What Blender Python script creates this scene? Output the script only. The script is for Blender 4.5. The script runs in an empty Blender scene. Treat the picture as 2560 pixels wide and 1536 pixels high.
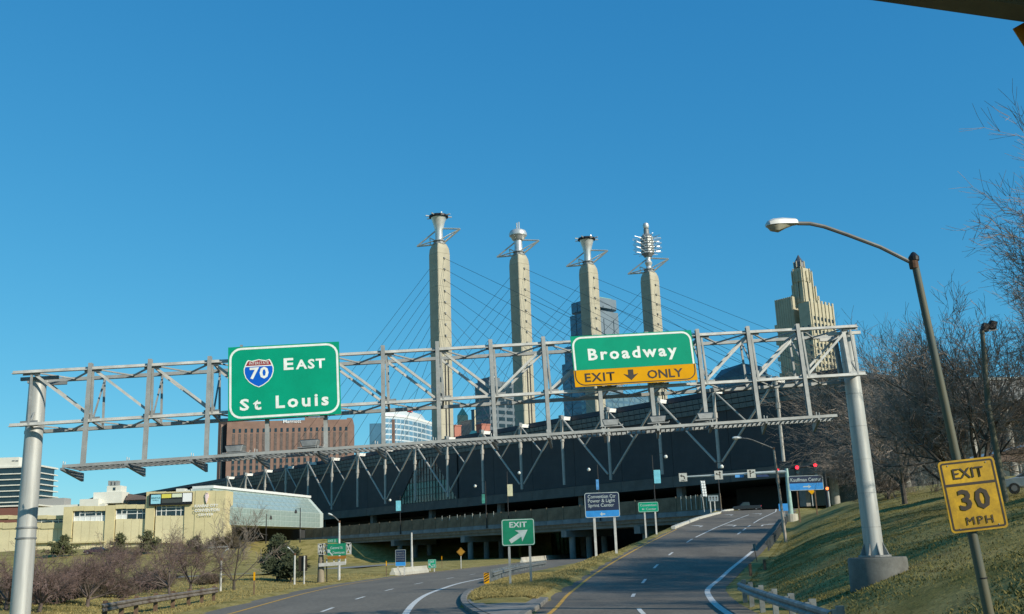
import bpy, math, random
from mathutils import Vector as V, Matrix
from bisect import bisect_right

S = bpy.context.scene
COL = S.collection
R = math.radians

# ------------------------------------------------------------------ camera
CAM = V((0, 0, 2.2)); PITCH = R(13.65); ROLL = R(2.1); FPX = 2515.0
cF = V((0, math.cos(PITCH), math.sin(PITCH)))
_u0 = V((0, -math.sin(PITCH), math.cos(PITCH))); _r0 = V((1, 0, 0))
cR = math.cos(ROLL) * _r0 - math.sin(ROLL) * _u0
cU = math.cos(ROLL) * _u0 + math.sin(ROLL) * _r0
cd = bpy.data.cameras.new('camera'); cam = bpy.data.objects.new('camera', cd); COL.objects.link(cam)
cam.matrix_world = Matrix(((cR.x, cU.x, -cF.x, CAM.x), (cR.y, cU.y, -cF.y, CAM.y), (cR.z, cU.z, -cF.z, CAM.z), (0, 0, 0, 1)))
cd.sensor_width = 36; cd.lens = FPX / 2560 * 36; cd.clip_start = 0.1; cd.clip_end = 12000
S.camera = cam
S.render.resolution_x = 1024; S.render.resolution_y = 614

# ------------------------------------------------------------------ light
SUN_AZ = 128.0; SUN_EL = 27.0          # azimuth clockwise from +Y
w = bpy.data.worlds.new('World'); S.world = w; w.use_nodes = True
nt = w.node_tree; nt.nodes.clear()
sky = nt.nodes.new('ShaderNodeTexSky'); sky.sky_type = 'NISHITA'; sky.sun_disc = False
sky.sun_elevation = R(SUN_EL); sky.sun_rotation = R(SUN_AZ)
sky.altitude = 300; sky.air_density = 1.0; sky.dust_density = 0.0; sky.ozone_density = 3.0
bg = nt.nodes.new('ShaderNodeBackground'); bg.inputs[1].default_value = 0.12
wo = nt.nodes.new('ShaderNodeOutputWorld')
# the camera's own tone response, the same over the whole sky: per-channel power law
sep = nt.nodes.new('ShaderNodeSeparateColor'); cmb = nt.nodes.new('ShaderNodeCombineColor'); nt.links.new(sky.outputs[0], sep.inputs[0])
for i, (pre, pw, amp) in enumerate(((.0592, 1.10, .86), (.1317, .67, .67), (.148, .45, .76))):
    m0 = nt.nodes.new('ShaderNodeMath'); m0.operation = 'MULTIPLY'; m0.inputs[1].default_value = pre; nt.links.new(sep.outputs[i], m0.inputs[0])
    m1 = nt.nodes.new('ShaderNodeMath'); m1.operation = 'POWER'; m1.inputs[1].default_value = pw; nt.links.new(m0.outputs[0], m1.inputs[0])
    m2 = nt.nodes.new('ShaderNodeMath'); m2.operation = 'MULTIPLY'; m2.inputs[1].default_value = amp / .12; nt.links.new(m1.outputs[0], m2.inputs[0]); nt.links.new(m2.outputs[0], cmb.inputs[i])
nt.links.new(cmb.outputs[0], bg.inputs[0]); nt.links.new(bg.outputs[0], wo.inputs[0])
sl = bpy.data.lights.new('sun', 'SUN'); sl.energy = 5.0; sl.angle = R(0.53); sl.color = (1.0, 0.93, 0.80)
so = bpy.data.objects.new('sun', sl); COL.objects.link(so)
SUND = V((math.sin(R(SUN_AZ)) * math.cos(R(SUN_EL)), math.cos(R(SUN_AZ)) * math.cos(R(SUN_EL)), math.sin(R(SUN_EL))))
so.rotation_euler = SUND.to_track_quat('Z', 'Y').to_euler(); so.location = (30, -20, 60)
S.view_settings.view_transform = 'Standard'; S.view_settings.look = 'None'
S.view_settings.exposure = 0.0; S.view_settings.gamma = 1.0

# ------------------------------------------------------------------ helpers
def ray(x, y): return cF * FPX + cR * (x - 1280) - cU * (y - 768)
def atY(x, y, Y):
    d = ray(x, y); return CAM + d * (Y / d.y)
def atD(x, y, D): return CAM + ray(x, y) * (D / FPX)
def proj(P):
    v = P - CAM; return 1280 + FPX * v.dot(cR) / v.dot(cF), 768 - FPX * v.dot(cU) / v.dot(cF)
def horizon(x): return 1378.8 - (x - 1290) * 0.03667

class Plane:
    """upright (or given) plane through O with right u and up v; n faces the viewer"""
    def __init__(s, O, u, v=V((0, 0, 1))):
        s.O = V(O); s.u = V(u).normalized(); s.v = V(v).normalized()
        s.n = s.u.cross(s.v).normalized()
        if s.n.dot(CAM - s.O) < 0: s.n = -s.n
    def P(s, x, y, off=0):
        d = ray(x, y); o = s.O + s.n * off
        t = (o - CAM).dot(s.n) / d.dot(s.n); return CAM + d * t
    def uv(s, x, y):
        q = s.P(x, y) - s.O; return q.dot(s.u), q.dot(s.v)
    def at(s, a, b, off=0): return s.O + s.u * a + s.v * b + s.n * off
    def sh(s, off): return Plane(s.O + s.n * off, s.u, s.v)
def front(Y, x=1280, y=1300, rot=0):
    a = R(rot); return Plane(atY(x, y, Y), (math.cos(a), math.sin(a), 0))

def link(o): COL.objects.link(o); return o
def inv_of(parent):
    return Matrix.Translation(-parent.location) if parent is not None else Matrix()

class MB:
    def __init__(s): s.v = []; s.f = []; s.mi = []; s.m = 0
    def add(s, vs, fs):
        k = len(s.v); s.v += [tuple(q) for q in vs]; s.f += [tuple(i + k for i in f) for f in fs]; s.mi += [s.m] * len(fs)
        return s
    def obb(s, p, a, b, c):
        p, a, b, c = V(p), V(a), V(b), V(c)
        vs = [p, p + a, p + a + b, p + b, p + c, p + a + c, p + a + b + c, p + b + c]
        fs = [(0, 3, 2, 1), (4, 5, 6, 7), (0, 1, 5, 4), (1, 2, 6, 5), (2, 3, 7, 6), (3, 0, 4, 7)]
        if a.cross(b).dot(c) < 0: fs = [f[::-1] for f in fs]
        return s.add(vs, fs)
    def box(s, c, sz, rz=0):
        x = V((math.cos(rz), math.sin(rz), 0)) * sz[0]; y = V((-math.sin(rz), math.cos(rz), 0)) * sz[1]; z = V((0, 0, sz[2]))
        return s.obb(V(c) - x / 2 - y / 2 - z / 2, x, y, z)
    def bar(s, a, b, w, h, up=V((0, 0, 1))):
        a, b = V(a), V(b); d = b - a; x = d.cross(V(up))
        if x.length < 1e-6: x = d.cross(V((1, 0, 0)))
        x = x.normalized() * w; y = x.cross(d).normalized() * h
        return s.obb(a - x / 2 - y / 2, d, x, y)
    def angle(s, a, b, w, t, up=V((0, 0, 1)), flip=1):
        """L-shaped steel section"""
        a, b = V(a), V(b); d = b - a; x = d.cross(V(up))
        if x.length < 1e-6: x = d.cross(V((1, 0, 0)))
        x = x.normalized(); y = x.cross(d).normalized()
        s.obb(a, d, x * w * flip, y * t); s.obb(a + y * t, d, x * t * flip, y * (w - t)); return s
    def tube(s, a, b, r0, r1=None, n=8, cap=True):
        return s.path([a, b], [r0, r0 if r1 is None else r1], n, cap)
    def path(s, pts, rs, n=6, cap=True):
        pts = [V(p) for p in pts]; k = len(s.v); ref = None; m = len(pts)
        if not isinstance(rs, (list, tuple)): rs = [rs] * m
        for i, p in enumerate(pts):
            d = (pts[min(i + 1, m - 1)] - pts[max(i - 1, 0)])
            if d.length < 1e-9: d = V((0, 0, 1))
            d.normalize()
            if ref is None: ref = d.orthogonal().normalized()
            x = ref - d * ref.dot(d)
            if x.length < 1e-4: x = d.orthogonal()
            x.normalize(); ref = x; y = d.cross(x)
            for j in range(n):
                t = 2 * math.pi * j / n; s.v.append(tuple(p + (x * math.cos(t) + y * math.sin(t)) * rs[i]))
        for i in range(m - 1):
            for j in range(n):
                j2 = (j + 1) % n; s.f.append((k + i * n + j, k + i * n + j2, k + (i + 1) * n + j2, k + (i + 1) * n + j)); s.mi.append(s.m)
        if cap:
            s.f.append(tuple(k + j for j in range(n))[::-1]); s.f.append(tuple(k + (m - 1) * n + j for j in range(n))); s.mi += [s.m, s.m]
        return s
    def prism(s, pts, vec):
        pts = [V(p) for p in pts]; vec = V(vec); n = len(pts); k = len(s.v)
        s.v += [tuple(p) for p in pts] + [tuple(p + vec) for p in pts]
        nn = V((0, 0, 0))
        for i in range(n): nn += (pts[i] - pts[0]).cross(pts[(i + 1) % n] - pts[0])
        fl = nn.dot(vec) > 0
        a = tuple(range(k, k + n)); b = tuple(range(k + n, k + 2 * n))
        fs = [a[::-1] if fl else a, b if fl else b[::-1]]
        for i in range(n):
            j = (i + 1) % n; q = (k + i, k + j, k + n + j, k + n + i); fs.append(q if fl else q[::-1])
        s.f += fs; s.mi += [s.m] * len(fs); return s
    def lathe(s, c, prof, n=12):
        """prof: (r, z) from bottom to top about a vertical axis at c"""
        c = V(c); k = len(s.v)
        for r, z in prof:
            for j in range(n):
                t = 2 * math.pi * j / n; s.v.append((c.x + r * math.cos(t), c.y + r * math.sin(t), c.z + z))
        for i in range(len(prof) - 1):
            for j in range(n):
                j2 = (j + 1) % n; s.f.append((k + i * n + j, k + i * n + j2, k + (i + 1) * n + j2, k + (i + 1) * n + j)); s.mi.append(s.m)
        s.f.append(tuple(k + j for j in range(n))[::-1]); s.f.append(tuple(k + (len(prof) - 1) * n + j for j in range(n))); s.mi += [s.m, s.m]
        return s
    def quad(s, *p): return s.add(p, [tuple(range(len(p)))])
    def mesh(s, name, mat, smooth=False):
        me = bpy.data.meshes.new(name); me.from_pydata(s.v, [], s.f)
        for q in (mat if isinstance(mat, (list, tuple)) else [mat]): me.materials.append(q)
        if any(s.mi): me.polygons.foreach_set('material_index', s.mi)
        if smooth:
            me.polygons.foreach_set('use_smooth', [True] * len(me.polygons))
            try: me.set_sharp_from_angle(angle=R(38))
            except Exception: pass
        me.update(); return me
    def build(s, name, mat, parent=None, smooth=False, bevel=0, origin=None):
        if origin is not None and parent is None:
            o0 = V(origin); s.v = [tuple(V(q) - o0) for q in s.v]
        o = bpy.data.objects.new(name, s.mesh(name, mat, smooth)); link(o)
        if parent is not None: o.parent = parent; o.matrix_parent_inverse = inv_of(parent)
        elif origin is not None: o.location = origin
        if bevel:
            b = o.modifiers.new('bevel', 'BEVEL'); b.width = bevel; b.segments = 1; b.limit_method = 'ANGLE'
        return o

def place(mesh, name, parent, M):
    """piece sharing mesh data, at world matrix M, under a parent"""
    o = bpy.data.objects.new(name, mesh); link(o); o.matrix_basis = M
    if parent is not None: o.parent = parent; o.matrix_parent_inverse = inv_of(parent)
    return o
def frameM(p, x, y, z):
    return Matrix(((x[0], y[0], z[0], p[0]), (x[1], y[1], z[1], p[1]), (x[2], y[2], z[2], p[2]), (0, 0, 0, 1)))

def tag(o, label=None, cat=None, group=None, kind=None):
    if label: o['label'] = label
    if cat: o['category'] = cat
    if group: o['group'] = group
    if kind: o['kind'] = kind
    return o
def thing(name, label, cat, loc, group=None):
    o = bpy.data.objects.new(name, None); link(o); o.location = V(loc); o.empty_display_size = .3
    return tag(o, label, cat, group)
def copy_tree(o, parent=None):
    kids = [k for k in o.children]
    c = o.copy(); link(c); c.parent = parent
    for k in kids: copy_tree(k, c)
    return c

# ------------------------------------------------------------------ materials
MATS = {}
def mat(name, col, rough=.7, metal=0., var=.12, scale=2., bump=0., bscale=None, col2=None, spec=.4, emit=0, stretch=None, fine=0., trans=0.):
    if name in MATS: return MATS[name]
    m = bpy.data.materials.new(name); m.use_nodes = True; t = m.node_tree; N = t.nodes; L = t.links
    b = N['Principled BSDF']; b.inputs['Roughness'].default_value = rough; b.inputs['Metallic'].default_value = metal
    b.inputs['Specular IOR Level'].default_value = spec
    c = tuple(col) + (1,)
    tc = N.new('ShaderNodeTexCoord'); src = tc.outputs['Object']
    if stretch:
        mp = N.new('ShaderNodeMapping'); mp.inputs['Scale'].default_value = stretch; L.new(src, mp.inputs[0]); src = mp.outputs[0]
    if var > 0 or col2:
        n = N.new('ShaderNodeTexNoise'); n.inputs['Scale'].default_value = scale; n.inputs['Detail'].default_value = 6; n.inputs['Roughness'].default_value = .65
        L.new(src, n.inputs['Vector'])
        rp = N.new('ShaderNodeMapRange'); rp.inputs[1].default_value = .3; rp.inputs[2].default_value = .7
        L.new(n.outputs['Fac'], rp.inputs[0])
        mx = N.new('ShaderNodeMix'); mx.data_type = 'RGBA'
        c2 = tuple(col2) + (1,) if col2 else tuple(x * (1 - 2 * var) for x in col) + (1,)
        c1 = c if col2 else tuple(min(1, x * (1 + var)) for x in col) + (1,)
        mx.inputs[6].default_value = c1; mx.inputs[7].default_value = c2
        L.new(rp.outputs[0], mx.inputs[0]); out = mx.outputs[2]
        if fine:
            n2 = N.new('ShaderNodeTexNoise'); n2.inputs['Scale'].default_value = scale * 17; n2.inputs['Detail'].default_value = 3; L.new(src, n2.inputs['Vector'])
            r2 = N.new('ShaderNodeMapRange'); r2.inputs[1].default_value = .3; r2.inputs[2].default_value = .7; r2.inputs[3].default_value = 1 - fine; r2.inputs[4].default_value = 1 + fine; L.new(n2.outputs['Fac'], r2.inputs[0])
            m2 = N.new('ShaderNodeMix'); m2.data_type = 'RGBA'; m2.blend_type = 'MULTIPLY'; m2.inputs[0].default_value = 1
            L.new(out, m2.inputs[6]); L.new(r2.outputs[0], m2.inputs[7]); out = m2.outputs[2]
        L.new(out, b.inputs['Base Color'])
    else: b.inputs['Base Color'].default_value = c
    if bump:
        bn = N.new('ShaderNodeTexNoise'); bn.inputs['Scale'].default_value = bscale or scale * 8; bn.inputs['Detail'].default_value = 5; L.new(src, bn.inputs['Vector'])
        bp = N.new('ShaderNodeBump'); bp.inputs['Strength'].default_value = bump; bp.inputs['Distance'].default_value = .05; L.new(bn.outputs['Fac'], bp.inputs['Height']); L.new(bp.outputs[0], b.inputs['Normal'])
    if emit:
        b.inputs['Emission Color'].default_value = c; b.inputs['Emission Strength'].default_value = emit
    if trans:
        tr = N.new('ShaderNodeBsdfTranslucent'); tr.inputs[0].default_value = c; ms = N.new('ShaderNodeMixShader'); ms.inputs[0].default_value = trans
        L.new(b.outputs[0], ms.inputs[1]); L.new(tr.outputs[0], ms.inputs[2]); L.new(ms.outputs[0], N['Material Output'].inputs[0])
    MATS[name] = m; return m

asphalt = mat('asphalt', (.165, .142, .108), .92, var=.14, scale=.35, fine=.16, bump=.25, bscale=30, stretch=(1, .25, 1))
asphalt2 = mat('asphalt_ramp', (.150, .128, .098), .92, var=.16, scale=.4, fine=.18, bump=.25, bscale=30, stretch=(1, .3, 1))
concrete = mat('concrete', (.34, .32, .27), .85, var=.14, scale=1.2, fine=.1)
conc_dk = mat('concrete_weathered', (.20, .19, .165), .88, var=.2, scale=.8, fine=.1)
apron_m = mat('concrete_apron', (.24, .22, .19), .9, var=.18, scale=.9, fine=.12)
white_pt = mat('road_paint_white', (.66, .65, .6), .75, var=.2, scale=6, fine=.15)
yel_pt = mat('road_paint_yellow', (.62, .34, .045), .75, var=.2, scale=6, fine=.15)
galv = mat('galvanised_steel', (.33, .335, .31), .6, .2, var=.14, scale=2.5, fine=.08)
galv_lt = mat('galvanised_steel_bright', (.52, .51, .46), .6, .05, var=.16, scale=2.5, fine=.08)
galv_dk = mat('weathered_steel', (.27, .28, .27), .6, .5, var=.2, scale=3)
alum = mat('brushed_aluminium', (.47, .47, .43), .52, .25, var=.15, scale=1.6, stretch=(3, 3, .25))
sign_green = mat('sign_green', (.0, .30, .165), .6, var=.07, scale=1.2, spec=.12)
sign_green_dk = mat('sign_green_dim', (.005, .20, .10), .5, var=.1, scale=2)  # green darkened for the shade on the exit sign
sign_yel = mat('sign_amber', (.72, .34, .0), .6, var=.07, scale=1.2, spec=.12)
sign_white = mat('sign_white_sheeting', (.78, .80, .72), .45, var=.08, scale=6)
sign_black = mat('sign_black', (.035, .025, .015), .5, var=.1, scale=4)
sign_blue = mat('interstate_blue', (.0, .10, .50), .4, var=.05)
sign_red = mat('interstate_red', (.30, .012, .02), .4, var=.05)
navy = mat('sign_navy', (.012, .025, .06), .5, var=.1)
sky_blue = mat('sign_sky_blue', (.03, .26, .62), .5, var=.1)
wood = mat('timber_post', (.16, .10, .06), .9, var=.25, scale=4)
black_m = mat('black_iron', (.012, .012, .013), .5, var=.1)
glass_dk = mat('window_glass_dark', (.02, .03, .035), .12, var=.2, scale=.4, spec=.8)

# ------------------------------------------------------------------ terrain profile
def lerp_tab(tab):
    ys = [a for a, b in tab]
    def f(y):
        if y <= ys[0]: return tab[0][1]
        if y >= ys[-1]:
            (a, b), (c, d) = tab[-2], tab[-1]; return d + (y - c) * (d - b) / (c - a)
        i = bisect_right(ys, y) - 1; (a, b), (c, d) = tab[i], tab[i + 1]
        return b + (d - b) * (y - a) / (c - a)
    return f
def sm(a, b, x):
    t = max(0, min(1, (x - a) / (b - a))); return t * t * (3 - 2 * t)
def smooth_tab(tab, k=6):
    f = lerp_tab(tab); return lambda y: (f(y - k) + 2 * f(y - k / 2) + 2 * f(y) + 2 * f(y + k / 2) + f(y + k)) / 8
FL = smooth_tab([(-60, -13), (30, -13.2), (50, -14.6), (66, -15.8), (82, -16.4), (98, -15.9), (120, -14.2), (148, -9.6), (178, -5.6), (214, -.5), (327, 18), (420, 34)])
FW = smooth_tab([(-60, -3.6), (34, -4.0), (41, -4.6), (50, -5.2), (60, -5.5), (78, -4.9), (92, -3.4), (120, .6), (148, 4.4), (178, 8.6), (214, 14), (327, 33), (420, 49)], 5)
FR = smooth_tab([(-60, -.8), (33, -.8), (39, -1.8), (45, -2.5), (51, -2.9), (59, -3.1), (69, -2.7), (80, -2.2), (92, -1.2), (120, 2.6), (148, 6.2), (178, 10.4), (214, 15.8), (327, 35), (420, 51)], 3)
RL = smooth_tab([(-60, -.6), (34, .5), (38.4, 1.1), (53, 2.3), (64, 3.9), (77, 6.7), (95, 10.9), (117, 16.4), (135, 21), (163, 28.7), (188, 36.8), (200, 42)], 4)
RLE = lambda y: RL(y) - .55 - .25 * (y < 60)
RW = smooth_tab([(-60, 0.5), (20, 5.3), (31, 6.3), (38.7, 7.1), (45, 8.0), (53, 9.3), (66, 13.0), (83.5, 18.6), (110, 26.4), (151, 38.1), (206, 55.6)], 4)
RR = lambda y: RW(y) + .9
def zr(y):
    b = 0 if y < 50 else (.058 * (y - 58) if y > 66 else .058 * (y - 50) ** 2 / 32.)
    return min(b, 8.55) if y < 190 else 8.05 + .5 * sm(190, 206, y)
def ground(x, y):
    fl, fr, rl, rr = FL(y), FR(y), RLE(y), RR(y)
    far = sm(235, 262, y)
    if x < fl:
        d = fl - x
        z = .10 + .35 * sm(2, 9, d) + .25 * math.sin(x * .21 + y * .13) * sm(3, 10, d) * .6
        up = sm(168, 238, y) * sm(0, 11, (-35 - (y - 180) * .34) - x)
        z += 5.6 * up + .7 * far * up
        z += 1.2 * sm(35, 80, d) * (1 - sm(110, 150, y))
        return z
    if x < fr: return 0.
    if x < rl:
        t = (x - fr) / max(rl - fr, .1); z0 = zr(y)
        hump = .16 * sm(0, .25, t) * sm(0, .25, 1 - t) * (1 - sm(80, 100, y)) * sm(40, 48, y)
        return .12 + hump + z0 * sm(.35 if y < 90 else .62, .97, t)
    if x < rr: return zr(y)
    d = x - rr; z0 = zr(y)
    rise = 5.6 * (1 - math.exp(-max(0, d - 1.5 - .3 * (y < 60)) * .44 / 5.6 * 1.05)) * (1 - sm(130, 175, y) * .85)
    wob = .10 * math.sin(x * .9 + y * .37) + .08 * math.sin(x * .43 - y * .71)
    return z0 + .03 + rise + wob * sm(1, 4, d)
def hit(x, y, y0=25., y1=900.):
    """where the view ray through a pixel meets the ground"""
    d = ray(x, y); Y = y0; prev = None
    while Y < y1:
        p = CAM + d * (Y / d.y)
        if p.z < ground(p.x, p.y):
            a, b = prev if prev is not None else Y, Y
            for _ in range(18):
                m = (a + b) / 2; p = CAM + d * (m / d.y)
                if p.z < ground(p.x, p.y): b = m
                else: a = m
            p = CAM + d * (b / d.y); return V((p.x, p.y, ground(p.x, p.y)))
        prev = Y; Y += .5
    return CAM + d * (y1 / d.y)

# ------------------------------------------------------------------ ground sheet
def grass_material():
    m = bpy.data.materials.new('dry_winter_grass'); m.use_nodes = True; t = m.node_tree; N = t.nodes; L = t.links
    b = N['Principled BSDF']; b.inputs['Roughness'].default_value = .95; b.inputs['Specular IOR Level'].default_value = .1
    tc = N.new('ShaderNodeTexCoord')
    def noise(sc, det, rough=.65):
        n = N.new('ShaderNodeTexNoise'); n.inputs['Scale'].default_value = sc; n.inputs['Detail'].default_value = det; n.inputs['Roughness'].default_value = rough
        L.new(tc.outputs['Object'], n.inputs['Vector']); return n.outputs['Fac']
    def ramp(fac, stops):
        r = N.new('ShaderNodeValToRGB'); e = r.color_ramp.elements
        e[0].position, e[0].color = stops[0][0], stops[0][1] + (1,); e[1].position, e[1].color = stops[-1][0], stops[-1][1] + (1,)
        for p, c in stops[1:-1]:
            q = e.new(p); q.color = c + (1,)
        L.new(fac, r.inputs[0]); return r.outputs[0]
    c1 = ramp(noise(.33, 7), [(.28, (.13, .125, .032)), (.42, (.235, .195, .062)), (.56, (.345, .28, .105)), (.74, (.19, .145, .062))])
    c2 = ramp(noise(6.5, 5, .75), [(.28, (.42, .42, .40)), (.5, (.95, .95, .92)), (.72, (1.35, 1.3, 1.2))])
    mx = N.new('ShaderNodeMix'); mx.data_type = 'RGBA'; mx.blend_type = 'MULTIPLY'; mx.inputs[0].default_value = 1
    L.new(c1, mx.inputs[6]); L.new(c2, mx.inputs[7]); L.new(mx.outputs[2], b.inputs['Base Color'])
    bp = N.new('ShaderNodeBump'); bp.inputs['Strength'].default_value = .7; bp.inputs['Distance'].default_value = .12
    L.new(noise(3.2, 8, .75), bp.inputs['Height']); L.new(bp.outputs[0], b.inputs['Normal'])
    MATS['dry_winter_grass'] = m; return m
grass_m = grass_material()

def axis(segs):
    out = []
    for a, b, st in segs:
        n = max(1, round((b - a) / st)); out += [a + (b - a) * i / n for i in range(n)]
    return out + [segs[-1][1]]
gx = axis([(-6000, -600, 900), (-600, -180, 60), (-180, -60, 6), (-60, -20, 2), (-20, 46, .8), (46, 90, 3), (90, 200, 12), (200, 600, 60), (600, 6000, 900)])
gy = axis([(-3000, -200, 700), (-200, 0, 40), (0, 28, 4), (28, 100, 1.0), (100, 270, 2.5), (270, 460, 10), (460, 1000, 60), (1000, 9000, 1000)])
b = MB(); nx = len(gx)
for yy in gy:
    for xx in gx:
        yc = max(-60, min(420, yy)); xc = max(-180, min(140, xx))
        z = ground(xc, yc)
        if yy > 300:
            inside = FL(yc) - 6 < xx < FR(yc) + 6
            if not inside or yy > 470: z = max(z, 8.2 * sm(300, 330, yy)) if xx < 0 else max(z, 8.4)
        rel = min(max(0, min(xx - FL(yc), FR(yc) - xx)), 1) + min(max(0, min(xx - RLE(yc), RR(yc) - xx)), 1)
        if -200 < yy < 300: z -= .14 * sm(0, .5, rel)
        b.v.append((xx, yy, z))
for j in range(len(gy) - 1):
    for i in range(nx - 1):
        k = j * nx + i; b.f.append((k, k + 1, k + nx + 1, k + nx)); b.mi.append(0)
tag(b.build('ground', grass_m, smooth=True), kind='structure')

# ------------------------------------------------------------------ roads
def strip(name, L_, R_, ys, zf, m, nacross=3, lift=.0):
    b = MB(); n = nacross + 1
    for y in ys:
        a, c = L_(y), R_(y)
        for i in range(n):
            x = a + (c - a) * i / nacross; b.v.append((x, y, zf(x, y) + lift))
    for j in range(len(ys) - 1):
        for i in range(nacross):
            k = j * n + i; b.f.append((k, k + 1, k + n + 1, k + n)); b.mi.append(0)
    return tag(b.build(name, m, smooth=True), kind='structure')
ysF = axis([(-60, 30, 6), (30, 120, 2), (120, 420, 4)])
freeway = strip('freeway_road', lambda y: FL(y) - .02, lambda y: FR(y) + .04, ysF, lambda x, y: 0, asphalt, 4)
ysR = axis([(-60, 30, 6), (30, 210, 2)])
ramp = strip('exit_ramp_road', lambda y: (RLE(y) - .04) if y > 33 else FR(y) + .05, RR, ysR, lambda x, y: zr(y), asphalt2, 4, .004)
# street that crosses at the head of the ramp
b = MB(); p = [V((RL(197) - 3, 199, 8.3)), V((RR(199) + 60, 150, 8.4)), V((RR(199) + 75, 190, 8.5)), V((RL(197) + 26, 236, 8.6)), V((RL(197) + 3, 232, 8.6))]
for q in p: q.z += .02
street = tag(MB().quad(*p).build('cross_street', asphalt, smooth=False), kind='structure')
# frontage road on the left
fp = [(-120, 96, .0), (-70, 104, 0), (-48, 114, 0), (-38.5, 126, 0), (-34.5, 148, 0), (-31, 175, 0), (-24, 205, 0)]
b = MB()
for i, (x, y, _) in enumerate(fp):
    d = V(fp[min(i + 1, 6)]) - V(fp[max(i - 1, 0)]); nn = V((-d.y, d.x, 0)).normalized() * 2.6
    for s_ in (1, -1):
        q = V((x, y, 0)) + nn * s_; b.v.append((q.x, q.y, max(ground(q.x, q.y), ground(x, y)) + .12))
for i in range(6): b.f.append((2 * i, 2 * i + 1, 2 * i + 3, 2 * i + 2)); b.mi.append(0)
tag(b.build('frontage_road', mat('pale_asphalt', (.22, .21, .19), .9, var=.12, scale=.4), smooth=True), kind='structure')

# painted markings, children of the roads
def mark(parent, name, m, f, y0, y1, wd, zf, n=6, lift=.009):
    b = MB(); k = 0
    for i in range(n + 1):
        y = y0 + (y1 - y0) * i / n; x = f(y); dx = (f(y + .5) - f(y - .5)); c = math.sqrt(1 + dx * dx)
        b.v += [(x - wd / 2 * c, y, zf(y) + lift), (x + wd / 2 * c, y, zf(y) + lift)]
    for i in range(n): b.f.append((2 * i, 2 * i + 1, 2 * i + 3, 2 * i + 2)); b.mi.append(0)
    return b.build(name, m, parent)
zero = lambda y: 0.
mark(freeway, 'edge_line', yel_pt, lambda y: FL(y) + 1.55, 20, 200, .17, zero, 70)
mark(freeway, 'edge_line', white_pt, FW, 20, 92, .28, zero, 50)
LN = smooth_tab([(20, -8.2), (44, -8.5), (56, -9), (68, -9), (81, -8.4), (95, -6.9), (120, -4), (150, 1), (200, 9)], 4)
for y in (20, 32.2, 44.4, 56.1, 68.1, 80.9, 95.3, 108, 121, 134, 147): mark(freeway, 'lane_dash', white_pt, LN, y, y + 3.4, .17, zero, 2)
LX = lambda y: FW(y) + 3.6
mark(ramp, 'edge_line', yel_pt, RL, 34, 130, .17, zr, 50, .012)
mark(ramp, 'edge_line', white_pt, RW, 30, 84, .26, zr, 30, .012)
RD = smooth_tab([(34, 3.9), (47.5, 4.9), (60, 6.9), (71, 9.0), (83.5, 11.9), (105, 17.3), (130, 24.6), (160, 34), (200, 47)], 4)
for y in (35.2, 47.4, 59.6, 70.8, 83.2): mark(ramp, 'lane_dash', white_pt, RD, y, y + 3.2, .17, zr, 2, .012)
mark(ramp, 'lane_line', white_pt, RD, 100, 106, .17, zr, 3, .012)
mark(ramp, 'lane_line', white_pt, RD, 109, 176, .19, zr, 24, .012)
RD2 = lambda y: (RD(y) * .45 + RW(y) * .55)
for y in (112, 120.5, 129): mark(ramp, 'lane_dash', white_pt, RD2, y, y + 5, .2, zr, 3, .012)
mark(ramp, 'lane_line', white_pt, RD2, 140, 190, .19, zr, 20, .012)
def arrow_mark(xf, y, kind):
    # pavement arrow: shaft along the lane, head turned to one side
    b = MB(); z = lambda yy: zr(yy) + .013
    t = lambda u, v_: (xf(y + v_) + u, y + v_, z(y + v_))
    s_ = {'left': -1, 'right': 1}.get(kind, 1)
    b.quad(t(-.12, 0), t(.12, 0), t(.12, 3.6), t(-.12, 3.6))
    b.quad(t(-.12 * s_, 3.6), t(.12 * s_, 3.0), t(1.1 * s_, 4.3), t(.9 * s_, 4.9))
    b.add([t(.75 * s_, 3.6), t(1.9 * s_, 5.2), t(.5 * s_, 5.5)], [(0, 1, 2)])
    b.build('turn_arrow', white_pt, ramp)
for f_, y_, k_ in ((lambda y: (RL(y) + RD(y)) / 2, 134, 'left'), (lambda y: (RD(y) + RD2(y)) / 2, 132, 'left'), (lambda y: (RD2(y) + RW(y)) / 2, 130, 'right'), (lambda y: (RD(y) + RD2(y)) / 2, 176, 'left'), (lambda y: (RL(y) + RD(y)) / 2, 176, 'left')): arrow_mark(f_, y_, k_)

# kerbs and the concrete nose of the island
def kerb(name, f, ys, zf, wd=.3, h=.13, m=concrete, parent=None):
    """separate kerb lengths"""
    for j in range(len(ys) - 1):
        y0, y1 = ys[j] + .03, ys[j + 1] - .03; b = MB(); pr = []
        for y in (y0, y1):
            dx = f(y + .3) - f(y - .3); nn = V((.6, -dx, 0)).normalized(); c = V((f(y), y, zf(y)))
            pr.append([c - nn * wd / 2 - V((0, 0, .1)), c + nn * wd / 2 - V((0, 0, .1)), c + nn * wd / 2 + V((0, 0, h - .03)), c + nn * (wd / 2 - .04) + V((0, 0, h)), c - nn * wd / 2 + V((0, 0, h))])
        b.add(pr[0] + pr[1], [(0, 1, 2, 3, 4)[::-1], (5, 6, 7, 8, 9)] + [(i, (i + 1) % 5, (i + 1) % 5 + 5, i + 5) for i in range(5)])
        b.build(name, m, parent)
kerb('kerb_stone', RLE, axis([(131, 200, 5.5)]), zr, .5, .34, mat('kerb_pale', (.52, .50, .42), .85, var=.14, scale=2), ramp)
kerb('kerb_stone', lambda y: RLE(y) + .0, axis([(33.5, 47, 1.35)]), zero, .3, .16, conc_dk, ramp)
kerb('kerb_stone', lambda y: FR(y), axis([(33.5, 62, 2.6)]), zero, .3, .15, conc_dk, freeway)
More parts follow.
